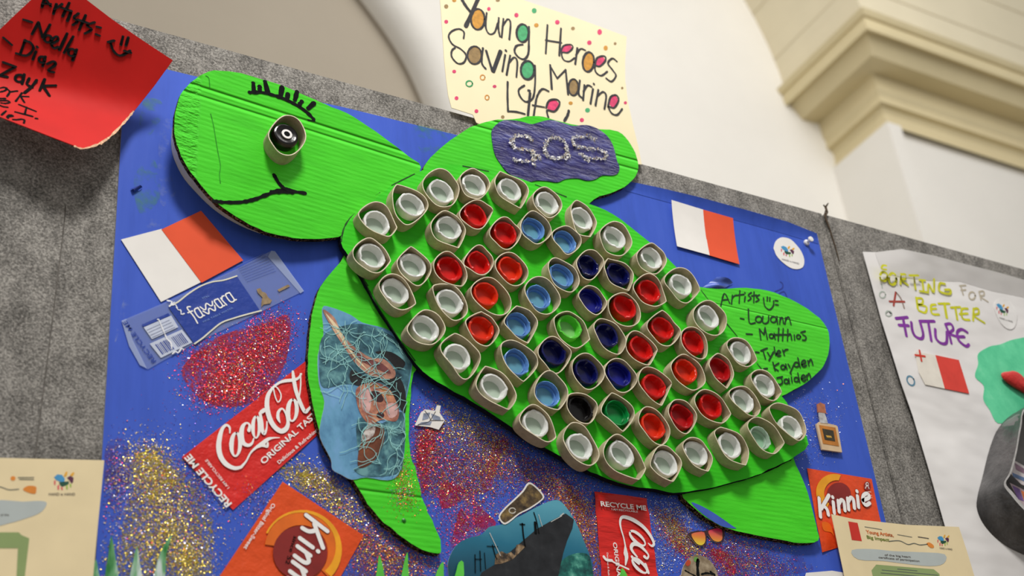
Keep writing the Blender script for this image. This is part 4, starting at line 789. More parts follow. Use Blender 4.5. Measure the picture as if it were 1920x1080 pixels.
ink('script_lettering', [([(735, 690), (775, 722), (800, 690), (760, 600), (680, 500), (570, 420), (470, 380), (415, 385), (398, 440), (410, 520), (440, 620), (460, 720)], [2, 4, 5, 6, 7, 8, 7, 5, 4, 3, 2.5, 3]), ([(460, 720), (466, 810), (474, 860), (462, 950)], [2.5, 9, 7, 2]), oval(605, 630, 45, 118, -.82, 6), ([(690, 850), (720, 870), (735, 830), (690, 770), (620, 710), (555, 700), (530, 740), (550, 790), (600, 850)], [6, 4, 3, 5, 7, 7, 6, 5, 3]), oval(630, 955, 42, 115, -.78, 6), ([(540, 850), (560, 880), (620, 930)], 5), ([(700, 940), (735, 1040)], 5)], 4.5, HC, WHITE_INK, ck, tC)
typed('printed_lettering', [('RECYCLE ME', tC([(172, 245)])[0], tC([(716, 300)])[0], 8.5, .025), ('I AM RECYCLABLE', tC([(300, 295)])[0], tC([(610, 325)])[0], 3.4, .01), ('ORIGINAL', tC([(312, 675)])[0], tC([(372, 1130)])[0], 7.5, .022), ('Delicious & Refreshing', tC([(238, 800)])[0], tC([(262, 1180)])[0], 3, .01)], HC, WHITE_INK, ck)
ink('white_stroke', [([(205, 850), (235, 885), (300, 895)], 5), ([(300, 900), (360, 935), (430, 965), (500, 998)], 3)], 4, HC + .0002, WHITE_INK, ck, tC)
tag(ck, 'red crinkled cola label hanging upright at the bottom centre of the poster', 'bottle label', 'cola labels on the poster')

# ------------------------------------------------------------------ orange soda labels
YEL = mat('label_yellow', (244, 166, 30), .4, .4, .12, 60); DRK = mat('label_maroon', (138, 36, 32), .4, .4, .15, 40); OR2 = mat('label_amber', (232, 110, 26), .4, .4, .12, 50)
KIN = {'K': [[(0, 0), (.02, 1)], [(.52, 1.02), (.08, .42)], [(.2, .56), (.36, .3), (.40, 0)]], 'i': [[(.1, .02), (.1, .62)], [(.1, .86), (.1, .88)]], 'n': [[(.08, .02), (.08, .62)], [(.08, .42), (.24, .62), (.36, .48), (.37, .02)]], 'e': [[(.08, .32), (.40, .40), (.34, .62), (.14, .58), (.07, .30), (.20, .04), (.40, .10)]]}
def kinnie(name, O, Rd, U, w, h, m, parent, shear=0):
    st = []; x = 0
    for ch, adv in zip('Kinnie', (.60, .27, .48, .48, .27, .5)):
        for s in KIN[ch]: st.append([(O[0] + (x + a + shear * b) * Rd[0] + b * U[0], O[1] + (x + a + shear * b) * Rd[1] + b * U[1]) for a, b in s])
        x += adv
    return ink(name, st, w, h, m, parent)
tK = T(400, 890, 5.683)
kn = empty('soda_label', at(540, 1020, .001))
sheet('film', [(530, 903), (682, 1004), (600, 1150), (352, 1170)], .0012, m_label('soda_orange', (232, 82, 26), .36, .5, 30), kn, 14, 14, disp=lambda u, v: .0005 * math.sin(8 * u + 2) * math.sin(6 * v))
arc = lambda x, y, r0, r1, a0, a1, n=22: [(x + r0 * math.cos(a0 + (a1 - a0) * i / n), y + r0 * math.sin(a0 + (a1 - a0) * i / n)) for i in range(n + 1)] + [(x + r1[i] * math.cos(a0 + (a1 - a0) * i / n), y + r1[i] * math.sin(a0 + (a1 - a0) * i / n)) for i in range(n, -1, -1)]
patch('amber_swirl', [tK(arc(945, 800, 400, [300 - 40 * math.sin(math.pi * i / 22) for i in range(23)], -3.0, .8))], .0021, OR2, kn)
patch('yellow_swirl', [tK(arc(945, 800, 425, [405 - 75 * (i / 22) ** 2 for i in range(23)], -2.7, .75))], .0023, YEL, kn)
patch('maroon_disc', [tK(circ(925, 830, 290, 285))], .0024, DRK, kn, 3)
kinnie('brand_outline', tK([(990, 430)])[0], (-18, 61), (40, 29), 10, .0026, DRK, kn)
kinnie('brand_lettering', tK([(990, 430)])[0], (-18, 61), (40, 29), 7.6, .0028, WHITE_INK, kn)
typed('small_print', [("since '52", tK([(858, 650)])[0], tK([(768, 945)])[0], 6.5, .015)], .0027, INK, kn)
typed('white_print', [('Original Bitter-Sweet', tK([(630, 300)])[0], tK([(322, 780)])[0], 6.5, .015)], .0026, WHITE_INK, kn)
tag(kn, 'orange soda label at the bottom left, its lettering running downwards', 'bottle label', 'soda labels on the poster')
tQ = T(1500, 870, 5.144)
kn = empty('soda_label', at(1580, 950, .001))
sheet('film', [(1513, 878), (1634, 898), (1655, 1000), (1541, 1036)], .0012, m_label('soda_orange_creased', (234, 78, 30), .36, .6, 24), kn, 14, 14, disp=lambda u, v: .001 * math.sin(7 * u + 9 * v) * (v > .5) * (v - .5) * 2 + .0003)
patch('yellow_swirl', [tQ(arc(330, 270, 175, [120 - 25 * math.sin(math.pi * i / 22) for i in range(23)], -4.3, -1.2))], .0024, YEL, kn)
patch('maroon_disc', [tQ(circ(375, 300, 118, 122))], .0025, DRK, kn, 3)
patch('amber_swirl', [tQ([(215, 560), (290, 580), (330, 700), (300, 660), (230, 640)])], .0024, OR2, kn, 4)
kinnie('brand_outline', (1538.5, 969), (37, -9), (-3.5, -35), 8.5, .0027, DRK, kn)
kinnie('brand_lettering', (1538.5, 969), (37, -9), (-3.5, -35), 6.8, .0029, WHITE_INK, kn)
patch('round_badge', [tQ(circ(648, 212, 34, 44))], .0026, DRK, kn, 2)
ink('badge_mark', [ring_stroke(648, 195, 12, 16), [(630, 235), (648, 205), (666, 238)]], 1.3, .0028, WHITE_INK, kn, tQ)
ink('tiny_text', [[(655, 265), (685, 270)], [(645, 295), (690, 302)], [(650, 315), (695, 325)]], .8, .0027, WHITE_INK, kn, tQ)
tag(kn, 'orange soda label at the right, behind the cream certificate corner', 'bottle label', 'soda labels on the poster')

# ------------------------------------------------------------------ small paper cut-outs
gm = empty('gem_cutout', at(805, 785, .001))
flat('paper', t2([(413, 232), (448, 160), (470, 143), (528, 150), (538, 120), (560, 122), (552, 160), (582, 205), (548, 257), (500, 242)]), .0024, .0006, WHITE_P, gm)
patch('grey_facets', [t2([(462, 165), (500, 160), (490, 195), (455, 205)]), t2([(505, 165), (555, 185), (560, 205), (515, 200)]), t2([(450, 215), (510, 210), (500, 232), (430, 228)])], .0026, mat('facet_grey', (140, 150, 172), .2, .6, .3, 150), gm)
ink('facet_lines', [t2([(470, 150), (500, 205), (430, 230)]), t2([(500, 205), (575, 205)]), t2([(500, 205), (530, 155)])], 1, .0027, INK_SOFT, gm)
tag(gm, 'small white and grey gem-shaped paper cut-out beside the front flipper', 'paper cut-out')
db = empty('bottle_cutout', at(975, 945, .001))
flat('paper', t2([(885, 745), (920, 695), (970, 648), (1020, 598), (1052, 553), (1092, 572), (1137, 622), (1132, 652), (1062, 702), (1002, 732), (945, 778), (912, 788)]), .0020, .0006, [WHITE_P, WHITE_P], db, 3)
patch('mottled_print', [t2([(893, 745), (925, 702), (975, 655), (1026, 605), (1055, 564), (1088, 580), (1128, 624), (1124, 648), (1058, 694), (998, 725), (942, 768), (915, 778)])], .0022, photo_mat('encrusted_brown', [(.3, (28, 22, 18)), (.5, (86, 70, 50)), (.65, (140, 116, 70)), (.8, (176, 160, 80))], 90), db, 3)
ink('pale_ring', [t2(ring_stroke(962, 712, 18, 15))], 2, .0024, mat('pale_loop', (196, 190, 178), .4, .4), db)
tag(db, 'brown mottled cut-out shaped like a bottle neck above the ship photo', 'paper cut-out')
sh = empty('ship_photo', at(990, 1020, .001))
ship_o = t2([(620, 1180), (605, 1080), (600, 1000), (640, 915), (700, 872), (790, 845), (830, 805), (900, 790), (960, 762), (1010, 740), (1080, 702), (1170, 660), (1230, 658), (1285, 720), (1330, 800), (1380, 920), (1412, 1010), (1412, 1080), (1420, 1180)])
SEA = NT('deep_sea_photo'); g_ = SEA.new('ShaderNodeSeparateXYZ'); SEA.link(SEA.pos(), g_.inputs[0])
mr = SEA.new('ShaderNodeMapRange'); mr.inputs[1].default_value = at(990, 1080).z; mr.inputs[2].default_value = at(1080, 930).z; SEA.link(g_.outputs[2], mr.inputs[0])
SEA.color(SEA.ramp(SEA.math('ADD', mr.outputs[0], SEA.math('MULTIPLY', SEA.noise(25, 5), .3)), [(.1, lin((20, 70, 92))), (.5, lin((34, 112, 140))), (1, lin((92, 168, 190)))])); SEA = SEA.base(.38, .4)
flat('print', ship_o, .0014, .0005, [SEA, WHITE_P], sh, 3)
patch('sea_foam', [t2([(1235, 1000), (1280, 965), (1340, 950), (1388, 960), (1405, 1010), (1405, 1160), (1150, 1160), (1200, 1050)])], .0016, photo_mat('green_foam', [(.35, (10, 50, 56)), (.5, (30, 110, 100)), (.62, (90, 170, 150)), (.75, (190, 220, 205))], 70), sh, 4)
patch('ship_hull', [t2([(740, 1160), (790, 1060), (880, 1005), (1000, 900), (1100, 815), (1180, 770), (1262, 728), (1308, 762), (1300, 810), (1270, 880), (1248, 950), (1235, 1010), (1225, 1060), (1200, 1160)])], .0018, photo_mat('hull_dark', [(.3, (22, 24, 28)), (.6, (40, 42, 46)), (.8, (64, 66, 66))], 60), sh)
patch('ship_deckhouse', [t2([(862, 1015), (868, 960), (900, 940), (930, 955), (955, 945), (975, 965), (985, 905), (1010, 900), (1035, 915), (1015, 935), (960, 990), (900, 1010)])], .0020, photo_mat('deck_brown', [(.35, (50, 42, 36)), (.5, (116, 94, 70)), (.65, (176, 150, 116)), (.8, (214, 196, 160))], 140), sh)
for st_ in [([(1018, 785), (1024, 850), (1034, 912)], 3), ([(1005, 788), (1032, 790)], 2), ([(1083, 722), (1098, 770), (1112, 840)], 2), ([(1090, 780), (1094, 838)], 5), ([(850, 905), (862, 950), (874, 985)], 2), ([(820, 912), (880, 915)], 1.6), ([(752, 960), (754, 1060)], 2), ([(780, 940), (784, 1050)], 2), ([(750, 985), (790, 985)], 1.4), ([(805, 950), (812, 1040)], 1.6)]:
    ink('mast', [st_], 2, .0021, INK, sh, t2)
ink('pale_rigging', [([(835, 838), (862, 895), (895, 965)], 1.4), ([(1110, 735), (1130, 800)], 1.2), ([(1232, 742), (1250, 728)], 2), ([(1180, 775), (1240, 742)], 1.2)], 1.3, .0022, mat('rigging_pale', (196, 200, 196), .5, .3), sh, t2)
tag(sh, 'cut-out photo of a sinking dark ship in teal water at the poster bottom', 'photo cut-out')
pf = empty('perfume_cutout', at(1553, 805, .001))
WOODC = mat('cutout_card', (214, 186, 150), .7, .2, .08, 60)
flat('card', t6([(752, 225), (768, 212), (800, 218), (862, 232), (872, 240), (897, 384), (785, 368)]), .0050, .0025, WOODC, pf)
flat('amber_glass', t6([(768, 230), (860, 245), (880, 350), (868, 348), (790, 335)]), .0054, .0004, mat('amber_print', (186, 118, 44), .3, .5, .2, 90), pf)
flat('black_label', t6([(786, 250), (848, 262), (858, 322), (800, 312)]), .0058, .0004, mat('label_dark', (58, 54, 40), .3, .4, .3, 200), pf)
patch('gold_mark', [t6([(805, 288), (835, 292), (840, 302), (812, 300)])], .0060, mat('gold_print', (206, 160, 60), .3, .5), pf)
flat('clear_neck', t6([(765, 160), (800, 165), (818, 222), (775, 218)]), .0054, .0016, mat('neck_silver', (190, 190, 192), .2, .6, .3, 150), pf)
flat('copper_stopper', t6([(757, 112), (775, 104), (800, 115), (808, 165), (762, 158)]), .0054, .0018, mat('copper_print', (178, 108, 76), .35, .5, .25, 120), pf)
tag(pf, 'tiny perfume bottle cut-out on the blue poster right of the shell tip', 'paper cut-out')
sg = empty('sunglasses_cutout', at(1323, 1005, .001))
tG = T(1220, 960, 9)
flat('frame', tG([(615, 378), (680, 335), (800, 315), (900, 320), (1000, 290), (1100, 262), (1235, 245), (1248, 300), (1240, 440), (1200, 500), (1120, 515), (1030, 480), (970, 400), (945, 400), (940, 520), (900, 570), (840, 580), (770, 550), (690, 460)]), .0020, .0008, [mat('frame_brown', (70, 40, 44), .4, .4, .2, 90), WHITE_P], sg)
LENS = NT('mirror_lens'); g_ = LENS.new('ShaderNodeSeparateXYZ'); LENS.link(LENS.pos(), g_.inputs[0])
mr = LENS.new('ShaderNodeMapRange'); mr.inputs[1].default_value = at(1310, 1022).z; mr.inputs[2].default_value = at(1320, 993).z; LENS.link(g_.outputs[2], mr.inputs[0])
LENS.color(LENS.ramp(mr.outputs[0], [(0, lin((240, 214, 60))), (.45, lin((236, 140, 60))), (1, lin((226, 40, 96)))])); LENS = LENS.base(.3, .5)
for lens in ([(690, 370), (800, 340), (905, 345), (925, 480), (890, 545), (840, 560), (780, 535), (720, 460)], [(975, 320), (1080, 285), (1195, 275), (1210, 440), (1180, 490), (1120, 500), (1050, 470), (1000, 400)]):
    flat('lens', tG(lens), .0023, .0004, LENS, sg, 2)
tag(sg, 'paper cut-out sunglasses with pink to yellow lenses near the poster bottom', 'paper cut-out')
rb = empty('round_cutout', at(1312, 1073, .001))
flat('paper', tG([(520, 1040), (550, 920), (610, 820), (690, 750), (790, 728), (900, 755), (1000, 820), (1080, 930), (1130, 1060), (1140, 1300), (500, 1300)]), .0020, .0006, [photo_mat('pebble_print', [(.3, (84, 70, 54)), (.5, (140, 122, 98)), (.7, (184, 168, 142))], 60), WHITE_P], rb, 3)
ink('dark_branch', [([(800, 810), (790, 900), (800, 1060)], 6), ([(580, 985), (680, 1040), (760, 1080)], 2.5), ([(1010, 1010), (1080, 1060)], 4), ([(860, 1050), (950, 1030), (1040, 1050)], 3)], 3, .0022, INK, rb, tG, jitter=.4)
patch('coloured_spots', [tG(circ(765, 800, 40, 45))], .0022, mat('leaf_spot', (110, 160, 80), .6, .2), rb, 2)
patch('red_spot', [tG(circ(632, 860, 42, 55, .4))], .0022, mat('rust_spot', (190, 76, 50), .6, .2), rb, 2)
tag(rb, 'round brown pebble-patterned cut-out at the bottom edge under the sunglasses', 'paper cut-out')
def logo(parent, tfm, h, s=1.0):
    cols = [((70, 150, 200), [[(0, 30), (30, 5), (70, 10), (95, 45), (90, 75), (55, 70), (20, 55)]]), ((230, 170, 50), [[(85, 20), (100, -15), (118, -20), (112, 15), (95, 28)], [(140, 10), (165, -15), (178, -8), (165, 18), (150, 22)]]), ((90, 40, 70), [[(112, 35), (140, 18), (170, 35), (165, 75), (150, 85), (135, 60)]]), ((30, 80, 60), [[(45, 72), (80, 70), (130, 66), (128, 90), (95, 105), (70, 115), (50, 95)]]), ((220, 70, 90), [[(0, 60), (15, 60), (12, 100), (2, 95)], [(30, 105), (45, 95), (45, 140), (32, 140)], [(60, 118), (72, 118), (78, 140), (64, 142)]]), ((150, 190, 70), [[(105, 105), (118, 95), (120, 138), (106, 135)], [(135, 90), (150, 88), (150, 118), (140, 118)]])]
    for c, polys in cols:
        patch('logo_figure', [tfm(p) for p in polys], h, mat('logo_%d_%d_%d' % c, c, .6, .3), parent)
stk = empty('round_sticker', at(1478, 475, .001))
tT = T(1440, 430, 12)
flat('paper', tT([(130, 410), (180, 260), (310, 180), (500, 220), (640, 350), (750, 500), (815, 680), (790, 840), (660, 895), (500, 860), (330, 740), (200, 600), (150, 480)]), .0008, .0005, WHITE_P, stk, 4)
logo(stk, lambda p: tT([(290 + 1.75 * x, 345 + 1.55 * y + .55 * x) for x, y in p]), .0010)
typed('printed_lettering', [('HAND in HAND', tT([(320, 690)])[0], tT([(705, 795)])[0], 3.6, .01)], .0010, mat('grey_words', (96, 92, 100), .6, .3), stk)
tag(stk, 'round white logo sticker in the top right corner of the blue poster', 'sticker')
pn = empty('push_pin', at(1514, 454, .0))
pc = at(1513.5, 454, .003); pc.y = 0
lathe('head', pc, [(0, .0004), (.0042, .0004), (.0045, .0020), (.0040, .0032), (.0022, .0040), (.0020, .0080), (.0036, .0092), (.0042, .0105), (.0038, .0120), (0, .0124)], mat('white_pin', (238, 236, 234), .25, .5), pn)
tag(pn, 'white push pin holding the top right corner of the blue poster', 'push pin')
sc_ = empty('plastic_scrap', at(1345, 532, .001))
sheet('film', [(1316, 540), (1345, 519), (1374, 530), (1352, 545)], .0015, mat('blue_film', (70, 98, 185), .2, .6, .3, 60), sc_, 12, 8, disp=lambda u, v: .006 * math.sin(math.pi * v) * (.5 + .5 * math.sin(7 * u)))
tag(sc_, 'crumpled blue plastic scrap above the rear flipper', 'scrap', 'blue plastic scraps')
sc_ = empty('plastic_scrap', at(256, 355, .001))
sheet('film', [(245, 354), (256, 349), (267, 351), (252, 361)], .0012, mat('dark_blue_film', (44, 66, 160), .2, .6, .3, 60), sc_, 8, 6, disp=lambda u, v: .003 * math.sin(math.pi * v))
tag(sc_, 'tiny blue plastic scrap left of the turtle head', 'scrap', 'blue plastic scraps')
# grass blades
GRW = NT('white_green_paper'); n_ = GRW.noise(70, 3, .6, stretch=(1, 1, .3)); GRW.color(GRW.ramp(n_, [(.35, lin((36, 120, 50))), (.5, lin((110, 170, 120))), (.62, lin((206, 220, 216)))])); GRW = GRW.base(.6, .3)
GRB = mat('bright_green_paper', (92, 200, 70), .6, .3, .15, 80)
for i, (pts, m, lab) in enumerate([
    (t1([(500, 1120), (520, 1040), (540, 985), (552, 1040), (560, 1120)]), GRW, 'pale green grass blade beside the lower left certificate'),
    (t1([(590, 1120), (610, 960), (627, 850), (650, 980), (668, 1120)]), GRW, 'tall white-tipped grass blade, second from the left'),
    (t1([(730, 1120), (748, 1000), (772, 912), (785, 1000), (800, 1120)]), GRW, 'short grass blade, third from the left'),
    (t1([(865, 1120), (885, 1000), (925, 900), (968, 850), (935, 960), (925, 1120)]), GRW, 'white-tipped grass blade leaning right, fourth from the left'),
    (t2([(195, 1130), (205, 1020), (214, 962), (232, 1020), (245, 1130)]), GRB, 'green grass blade left of the front flipper tip'),
    (t2([(335, 1130), (350, 1020), (372, 945), (376, 1020), (378, 1130)]), GRB, 'green grass blade just left of the front flipper tip'),
    (t2([(522, 1130), (540, 1050), (572, 998), (576, 1050), (572, 1130)]), GRB, 'green grass blade under the front flipper tip'),
    (t2([(632, 1130), (648, 1050), (662, 1003), (688, 1003), (684, 1130)]), GRB, 'green blunt grass blade over the lower left of the ship photo'),
    (t2([(1560, 1130), (1572, 1060), (1580, 1035), (1600, 1060), (1626, 1130)]), GRB, 'green grass blade over the crinkled cola label')]):
    g = flat('grass_blade', pts, .0042, .0006, m, None, 2); tag(g, lab, 'paper grass', 'paper grass blades along the poster bottom')

# ------------------------------------------------------------------ sign above the flipper
SIGN = mat('cream_card', (246, 234, 196), .8, .15, .03, 12)
sg = empty('lettered_sign', at(1010, 150, .005))
hs = .0050
def sheet_poly(name, px, h, m, parent, thick=.0006): return flat(name, px, h, thick, m, parent)
tY = T(640, 0, 3)
sign_o = tY([(545, -130), (552, -40), (560, 60), (570, 200), (578, 330), (590, 450), (602, 540), (620, 606), (740, 645), (760, 690), (1000, 800), (1400, 900), (1690, 925), (1672, 830), (1640, 700), (1612, 570), (1597, 450), (1596, 350), (1605, 206), (1320, 100), (1030, 2), (800, -80)])
flat('paper', sign_o, hs, .0008, SIGN, sg)
HS = hs + .0004
st_n, st_t = 4.6, 9
ink('lettering', [([(680, 0), (705, 40), (735, 75)], 6.4), ([(775, -20), (740, 60), (700, 148)], 7.2), (ring_stroke(768, 108, 39, 58), 4.2), ([(818, 72), (812, 150), (832, 190), (862, 182), (880, 130)], 3.6), ([(886, 100), (884, 160), (892, 205)], 3.6), ([(912, 105), (902, 210)], 3.6), ([(906, 150), (935, 108), (952, 130), (945, 222)], 3.6), (ring_stroke(1020, 186, 34, 50), 4.2), ([(1056, 150), (1055, 230), (1052, 300), (1030, 332), (998, 322), (975, 290), (985, 258), (1020, 250)], 4),
    ([(1160, 140), (1150, 300)], 3.6), ([(1236, 160), (1226, 312)], 4), ([(1150, 226), (1238, 240)], 3.6), ([(1235, 290), (1250, 258), (1290, 250), (1302, 268), (1275, 295), (1240, 296), (1250, 335), (1282, 345), (1312, 325)], 3.2), ([(1328, 270), (1316, 360)], 4), ([(1320, 310), (1345, 275), (1372, 282)], 3.6), (ring_stroke(1390, 348, 32, 55, .1), 4.2), ([(1428, 360), (1440, 325), (1480, 315), (1486, 340), (1455, 372), (1428, 370), (1432, 405), (1462, 425), (1496, 402)], 3.6), ([(1550, 345), (1525, 328), (1500, 355), (1525, 392), (1545, 425), (1520, 458), (1490, 440)], 3.6),
    ([(688, 215), (690, 180), (662, 162), (622, 175), (604, 205), (625, 248), (672, 275), (702, 310), (690, 350), (655, 356), (622, 320), (622, 285), (640, 268)], 3.4), (ring_stroke(750, 310, 40, 50), 3.4), ([(797, 270), (790, 350), (812, 386)], 4), ([(815, 285), (850, 400)], 4.8), ([(896, 288), (855, 400)], 7.2), ([(922, 308), (906, 400)], 4), ([(925, 282), (927, 286)], 4.4), ([(950, 312), (930, 420)], 4), ([(942, 355), (972, 322), (990, 348), (985, 432)], 3.6), (ring_stroke(1048, 394, 38, 52), 4.2), ([(1090, 368), (1090, 470), (1078, 550), (1040, 572), (1008, 545), (998, 505), (1030, 480)], 3.6),
    ([(1175, 365), (1184, 500)], 4), ([(1175, 370), (1215, 440)], 3.6), ([(1215, 440), (1262, 392)], 3.6), ([(1262, 392), (1276, 530)], 4), (ring_stroke(1306, 490, 28, 46), 3.4), ([(1342, 452), (1335, 525), (1352, 548)], 4), ([(1368, 478), (1360, 562)], 4), ([(1362, 515), (1385, 480), (1408, 488)], 3.6), ([(1416, 500), (1402, 582)], 4), ([(1420, 470), (1422, 473)], 4), ([(1446, 505), (1430, 592)], 4), ([(1440, 540), (1472, 516), (1490, 540), (1480, 612)], 3.6), ([(1500, 600), (1515, 545), (1548, 535), (1560, 565), (1535, 605), (1505, 600), (1520, 635), (1552, 645), (1580, 612)], 3.6),
    ([(936, 460), (935, 540), (938, 625)], 4), ([(938, 625), (985, 628), (1032, 640)], 3.6), ([(1062, 522), (1050, 648)], 4.8), ([(1052, 508), (1060, 509)], 4.4), ([(1166, 512), (1130, 500), (1102, 540), (1090, 600), (1082, 655)], 3.6), ([(1075, 590), (1142, 602)], 2.8), ([(1152, 605), (1170, 565), (1215, 560), (1228, 585), (1200, 625), (1158, 620), (1165, 660)], 3.6), ([(1280, 622), (1272, 650), (1255, 678)], 4.8)], 4.6, HS, mat('grey_black_marker', (54, 54, 58), .6, .2, .3, 120), sg, tY, jitter=.15)['label'] = 'black handwritten lettering'
def fills(name, rgb, shapes): patch(name, [tY(circ(*s)) for s in shapes], HS - .0002, mat(name, rgb, .45, .4, .22, 160), sg)
fills('gold_letter_filling', (206, 146, 48), [(768, 108, 38, 57), (1390, 348, 31, 54, .1), (1097, 142, 13, 12), (1487, 270, 12, 14), (635, 2, 12, 10), (1290, 580, 12, 10)])
fills('green_letter_filling', (70, 170, 110), [(1020, 186, 33, 49), (1048, 394, 37, 51), (1085, 60, 14, 15), (1385, 620, 14, 13)])
fills('pink_letter_filling', (222, 60, 110), [(1266, 274, 32, 24, -.3), (1455, 345, 30, 28, -.5), (1530, 568, 26, 34), (1190, 594, 36, 32), (830, 50, 10, 11), (985, 85, 12, 13), (590, 122, 11, 11), (1215, 125, 13, 13), (1453, 180, 13, 16), (1395, 240, 13, 13), (635, 402, 11, 10), (862, 486, 11, 9), (1353, 675, 12, 12), (1598, 578, 9, 9), (760, 625, 11, 11), (648, 552, 11, 11)])
fills('brown_letter_filling', (150, 122, 76), [(750, 310, 39, 49), (1306, 490, 27, 45), (1303, 160, 11, 10), (590, 36, 12, 12), (880, 2, 12, 8), (1540, 245, 8, 8), (1580, 495, 7, 7), (908, 658, 10, 10)])
ink('ring_dots', [tY(ring_stroke(795, 435, 13, 14))], 2.01, HS, mat('orange_marker', (214, 150, 70), .6, .2), sg); ink('ring_dots', [tY(ring_stroke(720, 470, 18, 16))], 2.5, HS, mat('green_marker', (60, 160, 100), .6, .2), sg); ink('ring_dots', [tY(ring_stroke(820, 548, 11, 13))], 2, HS, mat('orange_marker', (214, 150, 70)), sg)
flat('support_stick', [(896.5, 222), (900, 222), (900, 262), (896.5, 262)], .0034, .0018, mat('stick_wood', (226, 208, 170), .7, .2), sg)
tag(sg, 'cream hand-lettered sign reading Young Heroes Saving Marine Life behind the top flipper', 'sign')

# ------------------------------------------------------------------ red sheet with names, bent away from the board at its foot
RED = mat('red_card', (208, 34, 30), .6, .12, .06, 25)
def red_h(x, y):
    # distance below the line where the sheet folds, in photo pixels
    d = (y - 176) * .97 + (x - 120) * -.22
    return .020 + (math.sqrt(d * d + 400) - 20) * (.00030 if d > 0 else .00026)
rs = empty('red_name_sheet', at(150, 120, .03))
ro = [(92, -70), (163, 0), (210, 36), (265, 74), (324, 113), (290, 160), (250, 210), (246, 216), (225, 240), (200, 262), (178, 273), (155, 279), (100, 258), (0, 219), (-90, 182), (-100, 110), (-40, 88), (0, 55), (30, 26), (58, 0)]
bm = bmesh.new(); vs = [bm.verts.new((x, y, 0)) for x, y in ro]; bm.faces.new(vs)
bmesh.ops.triangulate(bm, faces=bm.faces[:])
for k in range(4): bmesh.ops.subdivide_edges(bm, edges=[e for e in bm.edges if e.calc_length() > 26], cuts=1); bmesh.ops.triangulate(bm, faces=bm.faces[:])
bm.verts.index_update(); V = []; F = []
for v in bm.verts: V.append(at(v.co.x, v.co.y, red_h(v.co.x, v.co.y)))
k = len(V)
for f in bm.faces:
    q = [v.index for v in f.verts]
    if (V[q[1]] - V[q[0]]).cross(V[q[2]] - V[q[0]]).y > 0: q.reverse()
    F.append(tuple(q)); F.append(tuple(i + k for i in reversed(q)))
for e in bm.edges:
    if len(e.link_faces) == 1: a, b = e.verts[0].index, e.verts[1].index; F.append((a, b, b + k, a + k))
bm.free()
V += [p + Vector((0, .0012, 0)) for p in V]
mk('card', V, F, RED, rs, smooth=True)
ink('torn_edge', [[(250, 209), (236, 226), (215, 248), (200, 261), (180, 272), (155, 278.5), (140, 274)], [(200, 261), (193, 266), (190, 270)]], 3.2, 0, mat('torn_card', (226, 184, 150), .9, .1, .3, 300), rs, None, lambda x, y: red_h(x, y) + .0004, .5)
ink('lettering', [[(236, 40), (252, -5), (285, 35)], [(240, 20), (285, 22)], [(300, 78), (318, 22)], [(306, 50), (328, 38), (350, 22)], [(390, 15), (352, 92)], [(345, 42), (402, 62)], [(398, 72), (378, 118)], [(442, 75), (415, 100), (436, 120), (410, 140)], [(482, 85), (445, 168)], [(438, 110), (502, 132)], [(532, 125), (490, 142), (515, 165), (478, 188)], [(545, 150), (566, 155)], [(540, 192), (560, 200)],
    [(692, 205), (680, 252)], [(722, 210), (708, 256)], [(620, 235), (638, 285), (672, 312), (710, 300), (732, 285)], [(608, 236), (642, 228)], [(700, 286), (736, 296)], [(133, 110), (180, 125)],
    [(180, 192), (217, 125)], [(217, 125), (240, 212)], [(240, 212), (282, 138)], ring_stroke(270, 218, 20), [(295, 245), (326, 226), (322, 205), (300, 215), (288, 245), (303, 270), (328, 264)], [(378, 188), (334, 282)], [(412, 205), (360, 297)], ring_stroke(404, 295, 20), [(432, 278), (408, 340)],
    [(20, 212), (66, 252)], [(142, 225), (114, 302)], [(92, 300), (150, 312), (188, 275), (172, 240), (138, 228)], [(202, 290), (184, 335)], [(208, 262), (211, 266)], ring_stroke(236, 335, 17), [(256, 318), (240, 372)], [(265, 360), (302, 345), (310, 365), (272, 396), (303, 406)],
    [(18, 350), (88, 375)], [(88, 375), (-5, 425)], [(-5, 425), (42, 432)], ring_stroke(110, 440, 24, 20), [(137, 418), (124, 472)], [(165, 440), (152, 472), (182, 490)], [(207, 450), (175, 490), (138, 522)], [(252, 445), (224, 507)], [(314, 480), (234, 482)], [(245, 485), (278, 538)],
    ], 5.0, 0, INK, rs, t0, lambda x, y: red_h(x, y) + .0005, .15)
ink('lettering', [[(0, 320), (80, 300), (130, 260), (80, 235), (0, 250)], [(110, 260), (180, 310), (130, 400)], [(180, 322), (250, 310), (320, 300)], [(405, 335), (290, 490)], [(525, 405), (370, 400)], [(385, 410), (450, 510)], [(0, 480), (130, 480), (180, 510), (100, 530), (20, 520)], [(0, 440), (100, 440)], [(0, 565), (60, 590), (140, 600)], [(350, 550), (660, 675)], [(490, 600), (455, 730)], [(280, 685), (600, 770)], [(655, 805), (690, 810)], [(110, 670), (30, 740)], [(130, 780), (240, 760), (180, 742), (130, 770), (150, 800)], [(240, 825), (300, 830), (400, 820), (450, 840), (440, 890)]], 3.6, 0, INK, rs, T(0, 140, 9.817), lambda x, y: red_h(x, y) + .0005, .2)
tag(rs, 'red card sheet with handwritten artist names at the upper left', 'paper sheet')

